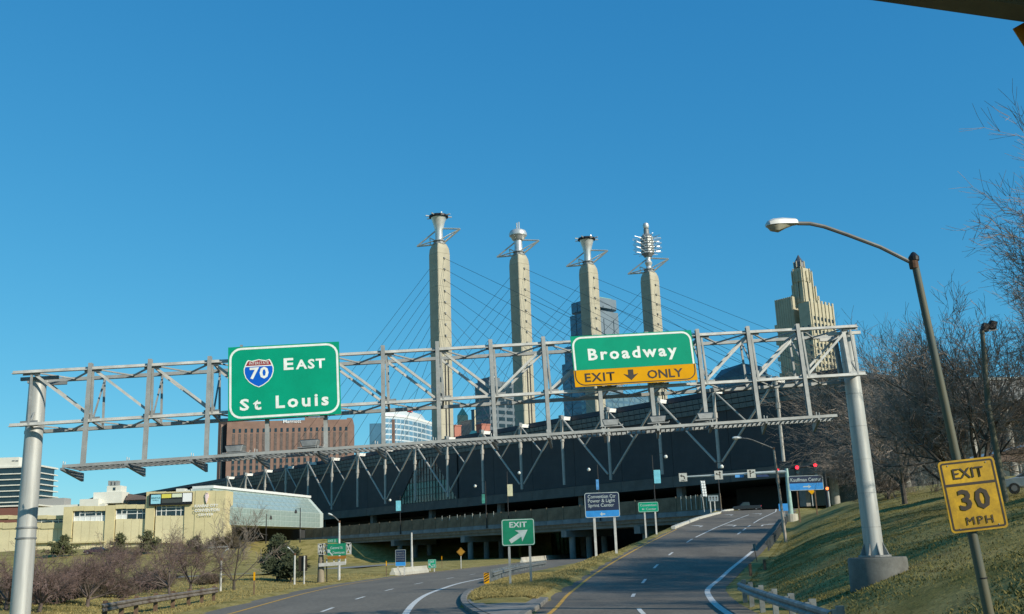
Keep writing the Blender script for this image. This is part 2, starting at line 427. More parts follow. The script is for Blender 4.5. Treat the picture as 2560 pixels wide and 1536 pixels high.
b = MB(); ys_ = axis([(33.4, 47.6, 1.3)])
for y in ys_: b.v += [(FR(y) + .16, y, .15), ((FR(y) + RLE(y)) / 2, y, .17), (RLE(y) - .16, y, .15)]
for j in range(len(ys_) - 1):
    for i in range(2): k = j * 3 + i; b.f.append((k, k + 1, k + 4, k + 3)); b.mi.append(0)
# the nose: low upstand round the apron
tag(b.build('island_apron', apron_m, smooth=True), kind='structure')

# ------------------------------------------------------------------ exhibition hall over the freeway
slate = mat('slate_wall_panel', (.047, .050, .051), .7, var=.12, scale=.25, fine=.06)
sill_m = mat('dark_aggregate_concrete', (.13, .118, .10), .9, var=.14, scale=.3, fine=.1)
louv_m = mat('blue_grey_metal', (.10, .15, .165), .5, .2, var=.15, scale=.8, stretch=(4, 4, .4))
navy_rf = mat('dark_blue_roof', (.018, .028, .045), .55, var=.2, scale=.2)
pipe_w = mat('shaded_white_pipe', (.40, .38, .33), .5, var=.08, scale=1)  # white paint darkened for pipes that lie in shade
wh_pt = mat('sunlit_white_paint', (.78, .76, .68), .5, var=.06)  # same white kept bright for the outriggers in the sun
rust_glass = mat('reddish_glass', (.10, .045, .035), .2, var=.25, scale=.8, spec=.7)
green_glass = mat('green_glass', (.05, .14, .11), .2, var=.2, scale=.8, spec=.7)
W16 = atD(1971, 990, 245); W0 = atD(591, 1215, 470)
uW = V((W16.x - W0.x, W16.y - W0.y, 0)); SP = uW.length / 16; uW.normalize()
nW = V((-uW.y, uW.x, 0))
if nW.dot(V((0, -1, 0))) < 0: nW = -nW
bW = -nW; Z3 = V((0, 0, 1))
def wp(n, off, z): return V((W0.x, W0.y, 0)) + uW * (n * SP) + nW * off + Z3 * z
hall = thing('exhibition_hall', 'long dark slate exhibition hall on outside pipe trusses bridging the freeway', 'hall', wp(8, 0, 0))
N0, N1 = -12, 16.7
b = MB(); b.obb(wp(N0, -.4, 17.4), uW * (N1 - N0) * SP, bW * 150, Z3 * 21.6); b.build('body', slate, hall)
b = MB(); b.obb(wp(N0 - .2, .9, 39.6), uW * (N1 - N0 + .3) * SP, bW * 155, Z3 * 1.4); b.build('roof', navy_rf, hall)
b = MB(); b.obb(wp(N0, -26, 0), uW * 20.6 * SP, bW * 60, Z3 * 17.2); b.obb(wp(14, -26, 6), uW * 2.7 * SP, bW * 60, Z3 * 11.2); b.obb(wp(8.6, -70, 0), uW * 6 * SP, bW * 4, Z3 * 17.2); b.build('shade_block', slate, hall)  # added blocks shut daylight out of the space under the hall
pan = MB().obb((.06, -.4, 0), (SP - .12, 0, 0), (0, .4, 0), (0, 0, 15.2)).mesh('wall_panel', slate)
sil = MB().obb((.05, -.4, 0), (SP - .1, 0, 0), (0, 1.0, 0), (0, 0, 2.85)).mesh('sill_panel', sill_m)
fr = lambda n, off, z: frameM(wp(n, off, z), uW, nW, Z3)
for n in range(-12, 17):
    place(sil, 'sill_panel', hall, fr(n, 0, 17.3))
    if n not in (7, 8): place(pan, 'wall_panel', hall, fr(n, .02, 20.25))
# the sloped metal eaves in three steps
lm = MB()
lm.prism([(.04, .5, 0), (.04, .75, 1.15), (.04, .6, 1.2), (.04, .3, .05)], (SP - .08, 0, 0))
for k in range(9): lm.obb((.3 + k * SP / 9, .52, .02), (.10, 0, 0), (0, .1, .0), (.0, .25, 1.15))
lmesh = lm.mesh('eaves_band', louv_m)
for n in range(-2, 17):
    for k in range(3): place(lmesh, 'eaves_band', hall, fr(n, -.2 + k * .22, 35.5 + k * 1.38))
# outside trusses
def pipe(a, c, r, name, parent=hall, m=None): return MB().tube(a, c, r, n=8).build(name, m or pipe_w, parent, smooth=True)
PO = 4.6; ZT = 40.2; ZB = 20.6
pipe(wp(0, PO + .8, ZT), wp(0, PO + .8, ZT), .1, 'strut') if False else None
for n in range(0, 17):
    c = pipe(wp(n, PO, ZB), wp(n, PO, ZT), .42, 'column')
    MB().tube(wp(n, PO, ZT - 7), wp(n, PO, ZT - 5.6), .60, .60, 8).build('collar', pipe_w, c, smooth=True)
    MB().obb(wp(n, .95, ZT - .55) - uW * .25, uW * .5, nW * (PO - .75), Z3 * 1.05).build('outrigger', wh_pt, c); MB().obb(wp(n, PO - .6, ZT - .2) - uW * .55, uW * 1.1, nW * 1.2, Z3 * 1.0).build('cap', galv_dk, c)
for n in range(1, 16, 2):
    for s_ in (-1, 1):
        a = wp(n + s_ * .05, PO, ZB + 1.6); t = wp(n + s_ * .97, PO, ZT - .4)
        pipe(a, t, .30, 'brace'); pipe(wp(n + s_ * .03, PO, ZT - .5), a + (t - a) * .5, .2, 'strut')
# the glazed bay
gb = wp(7, -.1, 20.25)
gl = MB(); gl.quad(wp(7.1, .05, 20.3), wp(8.95, .05, 20.3), wp(8.62, .05, 27.2), wp(7.42, .05, 27.2)); g1 = gl.build('glazing', green_glass, hall)
gl = MB(); gl.quad(wp(7.42, .05, 27.25), wp(8.62, .05, 27.25), wp(8.25, .05, 35.4), wp(7.8, .05, 35.4)); g2 = gl.build('glazing', rust_glass, hall)
b = MB(); b.prism([wp(7.02, .03, 20.26), wp(7.1, .03, 20.26), wp(7.8, .03, 35.4), wp(7.02, .03, 35.4)], nW * .3); b.build('wall_panel', slate, hall)
b = MB(); b.prism([wp(8.95, .03, 20.26), wp(8.98, .03, 20.26), wp(8.98, .03, 35.4), wp(8.25, .03, 35.4)], nW * .3); b.build('wall_panel', slate, hall)
for k in range(1, 20):
    n_ = 7.1 + k * .0925; top = 20.3 + min((n_ - 7.1) / .7, (8.95 - n_) / .7, 1) * 15.1
    MB().obb(wp(n_, .06, 20.3), uW * .14, nW * .16, Z3 * (top - 20.3)).build('mullion', black_m, g1 if top < 28 else g2)
for zz in (22.6, 24.9, 27.2, 29.6, 32): MB().obb(wp(7.1 + (zz - 20.3) / 21.6, .06, zz), uW * SP * (1.85 - (zz - 20.3) / 10.8), nW * .15, Z3 * .16).build('transom', black_m, g1)
# columns carrying the overhang at street level
for n in range(2, 17, 2): MB().box(wp(n, -2.5, 8.4), (1.8, 1.8, 18), math.atan2(uW.y, uW.x)).build('pier', conc_dk, hall)
# grey side wing on the right with its deep fascia
grey_f = mat('grey_metal_fascia', (.17, .175, .165), .6, .1, var=.12, scale=.15, stretch=(1, 1, 3))
PW = Plane(atD(2012, 1000, 246), (1, .10, 0))
wing = thing('side_wing', 'grey metal fascia wing behind the bare trees at the right of the hall', 'building', PW.P(2290, 1240) * 1)
b = MB(); z0, z1 = PW.P(2020, 1017).z, PW.P(2020, 957).z
p0 = PW.P(2003, 1000); p1 = PW.P(2760, 1000); q0 = V((p0.x, p0.y, z0)); q1 = V((p1.x, p1.y, z0)); q2 = V((p1.x - 2, p1.y + 2, z1)); q3 = V((p0.x + 1.5, p0.y + 2, z1)); bk = V((0, 60, 0))
b.prism([q0, q1, q2, q3], bk); b.build('fascia', grey_f, wing)
b = MB(); b.prism([q3 + V((0, -.3, 0)), q2 + V((0, -.3, 0)), q2 + V((0, -.3, .7)), q3 + V((0, -.3, .7))], (0, 62, 0)); b.build('coping', mat('pale_coping', (.4, .42, .38), .6, var=.1), wing)
b = MB(); b.obb(V((p0.x + 3, p0.y + 14, 8)), V((p1.x - p0.x, 6, 0)), V((0, 30, 0)), Z3 * (z0 - 8.1)); b.build('wall', mat('shaded_glass_wall', (.05, .07, .065), .3, var=.3, scale=.1, stretch=(1, 1, .3)), wing)
for px_ in (2080, 2170, 2262, 2350, 2440, 2535, 2640):
    q = PW.P(px_, 1080); MB().tube(V((q.x, q.y + 3, 8)), V((q.x, q.y + 3, z0 + .2)), 1.05, n=14).build('column', concrete, wing, smooth=True)
for px_ in (2300, 2345, 2390, 2435, 2480): 
    q = PW.P(px_, 1128); MB().obb(V((q.x - 2, q.y + 13.4, q.z)), V((3.4, 0, 0)), V((0, .4, 0)), Z3 * 2.2).build('window', mat('pale_window_sheen', (.45, .5, .46), .4, var=.2), wing)

# ------------------------------------------------------------------ masts with stay cables
tower_m = mat('tower_concrete', (.44, .40, .29), .85, var=.12, scale=.22, fine=.07, stretch=(1, 1, .5))
cable_m = mat('dark_stay_cable', (.05, .06, .07), .5, var=0)
steel_sh = mat('polished_steel', (.62, .62, .58), .35, .45, var=.1, scale=.6)
rotW = math.atan2(uW.y, uW.x)
TA = 2.95; CH = .22
def octo(a, c): return [(-a + c, -a), (a - c, -a), (a, -a + c), (a, a - c), (a - c, a), (-a + c, a), (-a, a - c), (-a, -a + c)]
def seg_mesh(h, a0, a1, c):
    m = MB(); lo = octo(a0, c); hi = octo(a1, c * a1 / a0)
    m.add([(x, y, 0) for x, y in lo] + [(x, y, h) for x, y in hi], [tuple(range(8))[::-1], tuple(range(8, 16))] + [(i, (i + 1) % 8, (i + 1) % 8 + 8, i + 8) for i in range(8)])
    return m
SEG = 6.6
seg_me = seg_mesh(SEG - .07, TA, TA, CH).mesh('shaft_segment', tower_m)
joint_me = seg_mesh(.08, TA - .12, TA - .12, CH).mesh('joint', conc_dk)
cb = seg_mesh(2.2, TA, TA * .93, CH); lo_ = octo(TA * .93, CH); hi_ = octo(TA * .72, CH); k_ = len(cb.v)
cb.add([(x, y, 2.2) for x, y in lo_] + [(x, y, 4.0) for x, y in hi_], [tuple(range(8, 16))] + [(i, (i + 1) % 8, (i + 1) % 8 + 8, i + 8) for i in range(8)])
cap_me = cb.mesh('shaft_cap', tower_m)
tops = [(1098, 613, 390), (1297, 640, 408), (1470, 664, 425), (1623, 683, 440)]
tlab = ['leftmost concrete mast, flared dish finial, nearest the interstate sign', 'second concrete mast from the left, rounded metal dome on its top', 'third concrete mast from the left, small flared dish finial, before glass skyscraper', 'rightmost concrete mast with spiked drum and ball on its top']
tw = []
for i, (tx, ty, D) in enumerate(tops):
    top = atD(tx, ty, D); base = V((top.x, top.y, 30)); zt = top.z
    T = thing('concrete_mast', tlab[i], 'mast', base, 'stay-cable masts above the hall')
    fM = lambda z: frameM(V((top.x, top.y, z)), uW, nW, Z3)
    nseg = int((zt - 4.0 - 30) / SEG); z = zt - 4.0 - nseg * SEG
    for k in range(nseg):
        place(seg_me, 'shaft_segment', T, fM(z + k * SEG))
        if k: place(joint_me, 'joint', T, fM(z + k * SEG - .075))
    place(cap_me, 'shaft_cap', T, fM(zt - 4.0))
    # vertical slots low on the lit side and on the shaded side
    for off, n_, t_ in ((.5, uW, nW), (-.9, uW, nW)):
        c = base + n_ * (TA + .02) + t_ * off; MB().obb(V((c.x, c.y, 36)) - t_ * .3, t_ * .6, n_ * .05, Z3 * 38).build('slot', black_m, T)
    # cables
    for k in range(8):
        h = zt - 6 - k * 4.35; d = 134 - 14.5 * k
        for s_ in (-1, 1):
            a = V((top.x, top.y, h)) + uW * s_ * TA; e = V((top.x, top.y, 41)) + uW * s_ * d
            MB().tube(a, e, .075, n=3, cap=False).build('stay_cable', cable_m, T)
        a = V((top.x, top.y, h)) + uW * (TA + .02)
        MB().prism([a - nW * .35 + Z3 * .3, a + nW * .35 + Z3 * .3, a - Z3 * .75], uW * .5).build('cable_anchor', galv_dk, T)
    # finial: generic steel frame with a shape of its own on each mast
    c0 = V((top.x, top.y, zt)); rx = V((.93, -.36, 0))
    MB().lathe(c0, [(2.5, 0), (2.5, .5), (2.0, .5), (2.0, 1.3), (2.4, 1.3), (2.4, 1.6)], 10).build('ring_platform', galv_dk, T)
    fr_ = MB(); Lp = c0 - rx * 9.6 + Z3 * .9; Rp = c0 + rx * 9.0 + Z3 * 5.2; mt = c0 + Z3 * 6.6
    for a, e, r_ in ((Lp, mt - rx * .4, .20), (Lp, c0 - rx * 1.9 + Z3 * .4, .24), (Lp, c0 - rx * .6 + Z3 * 1.6 + nW * 1.5, .16), (Rp, mt + rx * .8, .22), (Rp, c0 + rx * 2.2 + Z3 * .7, .24), (Rp, c0 + rx * .8 + Z3 * 1.2 + nW * 1.6, .16), (mt + rx * .6, c0 - rx * .8 + Z3 * .8, .26), (c0 - rx * 3.8 + Z3 * .7, c0 - rx * 4.0 + Z3 * 3.4, .15), (c0 - rx * 4.0 + Z3 * 3.4, c0 + rx * .4 + Z3 * .9, .15)):
        fr_.tube(a, e, r_ * 1.45, n=6)
    fr_.build('strut_frame', steel_sh, T, smooth=True)
    if i in (0, 2):
        MB().lathe(c0, [(1.5, 1.4), (1.5, 5.5), (2.2, 8.5), (3.0, 11.0)], 14).build('flared_stem', steel_sh, T, smooth=True)
        MB().lathe(c0, [(2.9, 11.0), (3.8, 11.2), (3.7, 11.9), (1.4, 12.1)], 14).build('dish', black_m, T)
        sp = MB()
        for k in range(8):
            t = k * math.pi / 4 + .3; sp.tube(c0 + V((math.cos(t) * 2, math.sin(t) * 2, 11.5)), c0 + V((math.cos(t) * 5.2, math.sin(t) * 5.2, 11.7)), .28, n=5)
        sp.build('spoke_ring', steel_sh, T)
    elif i == 1:
        MB().lathe(c0, [(1.9, 1.4), (1.6, 3), (1.6, 6.5)], 14).build('stem', steel_sh, T, smooth=True)
        MB().lathe(c0, [(1.8, 6.3), (2.5, 6.8), (2.9, 7.8), (3.6, 8.4), (3.7, 9.3), (3.2, 10.4), (1.8, 11.1), (.5, 11.2)], 16).build('dome', steel_sh, T, smooth=True)
        MB().tube(c0 + V((-.4, 0, 11)), c0 + V((-.4, 0, 14)), .28, n=6).tube(c0 + V((.5, 0, 11)), c0 + V((.5, 0, 14.4)), .28, n=6).build('rods', steel_sh, T)
    else:
        MB().lathe(c0, [(1.6, 1.4), (1.1, 3), (1.7, 4.5), (1.0, 6), (1.3, 7.5)], 14).build('stem', steel_sh, T, smooth=True)
        MB().lathe(c0, [(1.6, 7.2), (2.6, 8.6), (2.6, 16.5), (1.7, 17.6), (1.2, 17.7), (1.2, 20)], 12).build('drum', galv_dk, T)
        for k in range(7):
            sp = MB(); sp.lathe(c0, [(2.75, 8.6 + k * 1.15), (2.95, 8.7 + k * 1.15), (2.95, 9.0 + k * 1.15), (2.75, 9.1 + k * 1.15)], 12)
            for q in range(9):
                t = q * 2 * math.pi / 9 + k * .37; dd = V((math.cos(t), math.sin(t), .12)); sp.tube(c0 + dd * 2.6 + Z3 * (8.6 + k * 1.15), c0 + dd * 6.4 + Z3 * (8.6 + k * 1.15), .13, n=4)
            sp.build('spike_ring', steel_sh, T)
        MB().lathe(c0, [(.3, 20), (1.1, 20.5), (1.45, 21.6), (1.1, 22.7), (.3, 23.1)], 14).build('ball', steel_sh, T, smooth=True)

# ------------------------------------------------------------------ street bridge in front of the hall
BA = atY(1800, 1290, 205); BB = atY(745, 1350, 350); BA.z = BB.z = 0
uB = (BA - BB); LB = uB.length; uB.normalize(); nB = V((-uB.y, uB.x, 0))
if nB.y > 0: nB = -nB
def bp(d, off, z): return BB + uB * d + nB * off + Z3 * z
blue_conc = mat('blue_grey_fascia', (.17, .205, .22), .8, var=.2, scale=.25, fine=.1)
brown_p = mat('brown_screen_panel', (.17, .135, .09), .85, var=.2, scale=.4, fine=.15)
bridge = thing('street_bridge', 'street bridge with brown screen parapet crossing the freeway before the hall', 'bridge', bp(LB / 2, 0, 0))
MB().obb(bp(-10, -.3, 7.2), uB * (LB + 10), -nB * 46, Z3 * 1.0).build('deck', conc_dk, bridge)  # deck deepened behind the street to keep sun off the ground below
PL = 6.0; npn = int(LB / PL)
pm = MB().obb((.05, 0, 0), (PL - .1, 0, 0), (0, .22, 0), (0, 0, 2.95)).mesh('parapet_panel', brown_p)
fm = MB().obb((.03, 0, 0), (PL - .06, 0, 0), (0, .5, 0), (0, 0, 1.0)).mesh('fascia_panel', blue_conc)
po = MB().obb((-.12, .22, .0), (.24, 0, 0), (0, .14, 0), (0, 0, 3.1)).mesh('parapet_post', brown_p)
frB = lambda d, off, z: frameM(bp(d, off, z), uB, nB, Z3)
for k in range(npn + 1):
    if k > 0: place(pm, 'parapet_panel', bridge, frB(k * PL, 0, 9.02)); place(po, 'parapet_post', bridge, frB(k * PL, 0, 9.02))
    place(fm, 'fascia_panel', bridge, frB(k * PL, -.1, 8.0))
pw = mat('pale_metal_post', (.42, .44, .4), .6, var=.1)
for d in list(range(2, 22, 4)): MB().obb(bp(d, .1, 9.1), uB * .14, nB * .1, Z3 * 2.9).build('rail_post', pw, bridge)
for px_ in (1105, 1124, 1143, 1162, 1181, 1200, 1215, 1234, 1705, 1718, 1730, 1742, 1756, 1769):
    # light posts standing on the parapet
    n_ = Plane(bp(0, .4, 9), uB); q = n_.P(px_, 1290); MB().obb(V((q.x, q.y, 11.0 if px_ < 1300 else 9.2)), uB * .13, nB * .09, Z3 * (1.35 if px_ < 1300 else 2.9)).build('rail_post', pw, bridge)
gird = mat('grey_girder', (.20, .205, .195), .8, var=.18, scale=.3)
MB().obb(bp(-4, -.9, 6.5), uB * (LB + 4), -nB * .8, Z3 * 1.45).build('girder', gird, bridge)
for o_ in (-5, -9, -13): MB().obb(bp(-4, o_, 6.5), uB * (LB + 4), -nB * .7, Z3 * .75).build('girder', gird, bridge)
BPl = Plane(bp(0, 0, 5), uB)
for px_ in (830, 984, 1160, 1415, 1600):
    q = BPl.P(px_, 1390); q.z = 0
    MB().obb(q - uB * 1.1 + nB * .2 + Z3 * 5.0, uB * 1.8, -nB * 14.8, Z3 * 1.48).build('pier_cap', gird, bridge)
    for o_ in (-2.2, -7.5, -12.5): MB().tube(q + nB * o_ - Z3 * .3, q + nB * o_ + Z3 * 5.1, .75, n=14).build('pier_column', gird, bridge, smooth=True)

# ------------------------------------------------------------------ downtown blocks on the city grid
dL, dR = -uW, bW           # left-hand and right-hand faces both run away from the nearest corner
def solve(P, d, px_):
    a, c = 0., 400.
    for _ in range(50):
        m = (a + c) / 2; x = proj(P + d * m)[0]
        if (x < px_) == (px_ > proj(P)[0]): a = m
        else: c = m
    return a
def block(parent, name, m, pxc, pxl, pxr, ytop, D, zb=8, inset=0):
    P = atD(pxc, ytop, D); a = solve(P, dL, pxl); c = solve(P, dR, pxr); top = P.z
    P0 = V((P.x, P.y, zb)); o = MB().obb(P0, dL * a, dR * c, Z3 * (top - zb)).build(name, m, parent)
    return o, P0, a, c, top
def grid(parent, P0, d, n_, W, z0, z1, nc, nr, m, wf=.6, hf=.55, name='window', x0=.0, x1=1., skip=None, depth=.12, mull=None):
    cw = W * (x1 - x0) / nc; ch = (z1 - z0) / nr
    me = MB().obb((0, 0, 0), (cw * wf, 0, 0), (0, depth, 0), (0, 0, ch * hf)).mesh(name, m)
    for i in range(nc):
        for j in range(nr):
            if skip and skip(i, j): continue
            p = P0 + d * (W * x0 + cw * (i + (1 - wf) / 2)); p = V((p.x, p.y, z0 + ch * (j + (1 - hf) / 2))) - n_ * .02
            place(me, name, parent, frameM(p, d, n_, Z3) if d.cross(n_).z > 0 else frameM(p + d * cw * wf, -d, n_, Z3))
uN = uW   # outward normal of right-hand faces

# brown hotel tower
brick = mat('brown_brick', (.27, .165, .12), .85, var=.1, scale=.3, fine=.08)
hotel = thing('hotel_tower', 'tall brown brick hotel tower with vertical window strips behind the interstate sign', 'building', atD(600, 1400, 560))
dL0, dR0, uN0 = dL, dR, uN
dR = V((70, 9.2, 0)).normalized(); dL = V((-dR.y, dR.x, 0)); uN = V((dR.y, -dR.x, 0)); nH = -dR
P = atD(568, 1054.5, 560); c = solve(P, dR, 882); P0 = V((P.x, P.y, 8)); top = P.z; a = 30
MB().obb(P0, dL * a, dR * c, Z3 * (top - 8)).build('wall', brick, hotel)
sd = solve(P0, V((-1, 0, 0)), 533); MB().obb(P0 + dL * 4 - dR * sd, dL * 22, dR * sd, Z3 * (top + .5 - 8)).build('side_wing', mat('shaded_side_brick', (.055, .040, .036), .85, var=.1), hotel)  # side brick darkened to paint its shade
nc = 20
for i in range(nc):
    x = c * (.03 + .94 * (i + .3) / nc); st = MB().obb(P0 + dR * x + V((0, 0, 12)) - uN * .02, dR * c * .021, uN * .15, Z3 * (top - 27)).build('window_strip', mat('strip_spandrel', (.155, .12, .10), .6, var=.25, scale=1), hotel)
    wm = MB().obb((0, 0, 0), (c * .019, 0, 0), (0, .1, 0), (0, 0, 2.2))
    me = bpy.data.meshes.get('hotel_pane') or wm.mesh('hotel_pane', glass_dk)
    for j in range(13): place(me, 'pane', st, frameM(P0 + dR * (x + c * .0205) + V((0, 0, top - 20 - j * 3.45 - P0.z)) + uN * .1, -dR, uN, Z3))
    place(me, 'window', hotel, frameM(P0 + dR * (x + c * .0205) + V((0, 0, top - 6.4 - P0.z)) - uN * .02, -dR, uN, Z3))
MB().obb(P0 + dR * c * .61 + dL * 3 + V((0, 0, top - P0.z)), dR * c * .155, dL * 8, Z3 * 1.9).build('roof_plant', brick, hotel)
MB().obb(P0 + dR * c * .95 + dL * 3 + V((0, 0, top - P0.z)), dR * c * .04, dL * 5, Z3 * 1.2).build('roof_plant', brick, hotel)
MB().obb(P0 + dL * 3.7 - dR * (sd * .72), dR * sd * .22, dL * .3, Z3 * (top - P0.z - 1)).build('corner_fin', mat('fin_tan', (.34, .23, .17), .8, var=.1), hotel)

def text(s_, m, parent, pl, x0, y0, x1, y1, bold=.0, off=.02, ext=.01, name='lettering', fitw=True):
    """lettering whose bounding box fills px box (x0,y0 lower left) to (x1,y1 upper right) on plane pl"""
    u0, v0 = pl.uv(x0, y0); u1, v1 = pl.uv(x1, y1); want = (u1 - u0) / max(1e-6, v1 - v0)
    def glyphs(sp):
        cu = bpy.data.curves.new('t', 'FONT'); cu.body = s_; cu.size = 1; cu.offset = min(bold, .03); cu.resolution_u = 2; cu.extrude = 0; cu.space_character = sp
        ob = bpy.data.objects.new('t', cu); link(ob); dg = bpy.context.evaluated_depsgraph_get(); dg.update()
        me = bpy.data.meshes.new_from_object(ob.evaluated_get(dg)); bpy.data.objects.remove(ob); bpy.data.curves.remove(cu)
        xs = [q.co.x for q in me.vertices]; ys = [q.co.y for q in me.vertices]; return me, (max(xs) - min(xs)) / (max(ys) - min(ys))
    me, r1 = glyphs(1.0)
    if len(s_) > 1 and want > r1 * 1.05:
        r2 = glyphs(1.5)[1]; sp = min(1.45, max(1.0, 1 + .5 * (want / 1.12 - r1) / max(.01, r2 - r1))); me = glyphs(sp)[0]
    xs = [q.co.x for q in me.vertices]; ys = [q.co.y for q in me.vertices]
    ax, bx, ay, by = min(xs), max(xs), min(ys), max(ys)
    u0, v0 = pl.uv(x0, y0); u1, v1 = pl.uv(x1, y1)
    for q in me.vertices:
        f_ = (q.co.x - ax) / (bx - ax); g_ = (q.co.y - ay) / (by - ay)
        q.co = pl.at(u0 + (u1 - u0) * f_, v0 + (v1 - v0) * g_, off + ext)
    me.materials.clear(); me.materials.append(m)
    o = bpy.data.objects.new(name, me); link(o)
    if parent is not None: o.parent = parent; o.matrix_parent_inverse = inv_of(parent)
    return o
def px_rect(pl, x0, y0, x1, y1):
    u0, v0 = pl.uv(x0, y0); u1, v1 = pl.uv(x1, y1); return u0, v0, u1, v1
def panel(name, m, parent, pl, x0, y0, x1, y1, th=.04, off=0, origin=None):
    """flat board between px corners (x0,y0 lower left; x1,y1 upper right)"""
    u0, v0, u1, v1 = px_rect(pl, x0, y0, x1, y1)
    return MB().obb(pl.at(u0, v0, off), pl.u * (u1 - u0), pl.v * (v1 - v0), pl.n * th).build(name, m, parent, origin=origin)
hp = Plane(P0 + uN * .3, dR)
white_l = mat('white_lettering', (.85, .85, .8), .5, var=0)
text('Marriott', white_l, hotel, hp, 708, 1058.5, 753, 1049.5, .012, .1)
dL, dR, uN = dL0, dR0, uN0

# blue glass bank tower, gently curved front
pal_gl = mat('pale_blue_glass', (.20, .36, .46), .12, .3, var=.25, scale=.06, spec=.9, stretch=(1, 1, .5))
pal_wh = mat('pale_curtain_wall', (.55, .62, .64), .4, var=.06)
bank = thing('bank_tower', 'pale blue curved glass tower between the brown hotel and the nearest mast', 'building', atD(1000, 1400, 600))
pb0, pb1 = atD(963, 1040, 590), atD(1085, 1040, 640); zt = pb0.z
arc = []
for k in range(13):
    t = k / 12; p = pb0.lerp(pb1, t) + V((0, -1, 0)) * 9 * math.sin(math.pi * t) * 1.2; arc.append(V((p.x, p.y, 8)))
b = MB(); b.prism(arc + [arc[-1] + V((0, 30, 0)), arc[0] + V((0, 30, 0))], Z3 * (zt - 8)); b.build('core', pal_wh, bank)
for k in range(12):
    d = arc[k + 1] - arc[k]; L_ = d.length; d.normalize(); nn = V((d.y, -d.x, 0))
    me = MB().obb((.06 * L_, 0, 0), (.88 * L_, 0, 0), (0, .1, 0), (0, 0, 2.3)).mesh('pane', pal_gl)
    for j in range(8): place(me, 'pane', bank, frameM(arc[k] + V((0, 0, zt - 11.8 - 3.2 * j)) + nn * -.02, d, nn, Z3) if d.cross(nn).z > 0 else frameM(arc[k] + d * L_ + V((0, 0, zt - 11.8 - 3.2 * j)) + nn * -.02, -d, nn, Z3))
panel('left_bay', mat('mid_blue_glass', (.10, .22, .30), .15, .2, var=.15, scale=.1, spec=.9), bank, front(590), 924, 1160, 966, 1058, 14, -14)
def arc_band(name, m, z0, z1, out, k0=0, k1=12):
    pts = [arc[k] + V((0, -out, 0)) for k in range(k0, k1 + 1)]; pts = [V((p.x, p.y, z0)) for p in pts]
    MB().prism(pts + [pts[-1] + V((0, 26, 0)), pts[0] + V((0, 26, 0))], Z3 * (z1 - z0)).build(name, m, bank)
zc = atD(1000, 1017, 585).z
arc_band('cornice', mat('white_cornice', (.75, .76, .72), .5, var=.05), zt - .2, zt + 1.2, .6); arc_band('crown', pal_wh, zt + 1.2, zc, -.5, 0, 9)
MB().obb(arc[2] + V((-1, -.4, 0)), V((2.2, -.5, 0)), V((0, .8, 0)), Z3 * (zt - 10)).build('brown_fin', brick, bank)
pf = Plane(V((arc[6].x, arc[6].y - .4, zt)), (arc[8] - arc[4]))
panel('sign_badge', mat('badge_red', (.5, .03, .04), .5, var=0), bank, pf, 1019, 1029, 1031, 1020, .2, 0)
text('us', white_l, bank, pf, 1021, 1028, 1029.5, 1022.5, .0, .22)
text('bank', mat('badge_blue', (.02, .06, .25), .5, var=0), bank, pf, 1033, 1029, 1054, 1020.5, .0, .1)

# dark grey office block
gof = mat('grey_blue_precast', (.13, .165, .185), .7, var=.08, scale=.2)
off_ = thing('office_block', 'dark grey office block with banded windows behind the second mast', 'building', atD(1225, 1400, 620))
o, P0, a, c, top = block(off_, 'wall', gof, 1222, 1187, 1300, 951, 620)
grid(off_, P0, dR, uN, c, top - 42, top - 9, 4, 8, glass_dk, .78, .55)
grid(off_, P0, dL, nW, a, top - 42, top - 9, 2, 8, glass_dk, .8, .55)
grid(off_, P0, dR, uN, c, top - 9, top - 2, 4, 1, glass_dk, .78, .6); grid(off_, P0, dL, nW, a, top - 9, top - 2, 2, 1, glass_dk, .8, .6)
MB().obb(P0 + dR * c * .15 + dL * 4 + V((0, 0, top - P0.z)), dR * c * .33, dL * 12, Z3 * 3).build('roof_plant', gof, off_)
MB().obb(P0 + dR * c * .28 + dL * 6 + V((0, 0, top + 3 - P0.z)), dR * c * .12, dL * 3, Z3 * 1.2).build('roof_unit', white_l, off_)

# small buildings seen low between the first two masts
tan_st = mat('tan_stone', (.52, .47, .32), .85, var=.08, scale=.2)
copper = mat('verdigris_copper', (.22, .40, .31), .7, var=.15, scale=.4)
tp = thing('pyramid_roof_tower', 'small tan stone tower with green pyramid roof right of the first mast', 'building', atD(1156, 1400, 800))
o, P0, a, c, top = block(tp, 'wall', tan_st, 1150, 1143, 1170, 1038, 800)
q = [P0, P0 + dL * a, P0 + dL * a + dR * c, P0 + dR * c]; q = [V((p.x, p.y, top)) for p in q]; ap = sum(q, V()) / 4 + Z3 * 6.5
MB().add(q + [ap], [(0, 1, 4), (1, 2, 4), (2, 3, 4), (3, 0, 4), (3, 2, 1, 0)]).build('roof', copper, tp)
grid(tp, P0, dR, uN, c, top - 8, top - 3, 2, 1, glass_dk, .35, .6, x0=.3, x1=.8)
def simple(name, label, m, pxc, pxl, pxr, yt, D, cat='building'):
    t = thing(name, label, cat, atD(pxc, 1400, D)); o, P0, a, c, top = block(t, 'wall', m, pxc, pxl, pxr, yt, D)
    MB().obb(V((P0.x, P0.y, top)) - dL * .3 - dR * .3, dL * (a + .6), dR * (c + .6), Z3 * .6).build('parapet', m, t); return t, P0, a, c, top
redb = mat('salmon_brick', (.42, .17, .12), .85, var=.08)
dkgl = mat('dark_teal_glass', (.03, .05, .06), .2, var=.3, scale=.15, spec=.8)
simple('brick_penthouse', 'small salmon brick box just right of the first mast', redb, 1136, 1130, 1152.5, 1065, 560)
simple('brick_penthouse', 'salmon brick box with dark left side below the office block', redb, 1204, 1190, 1225, 1062, 560)
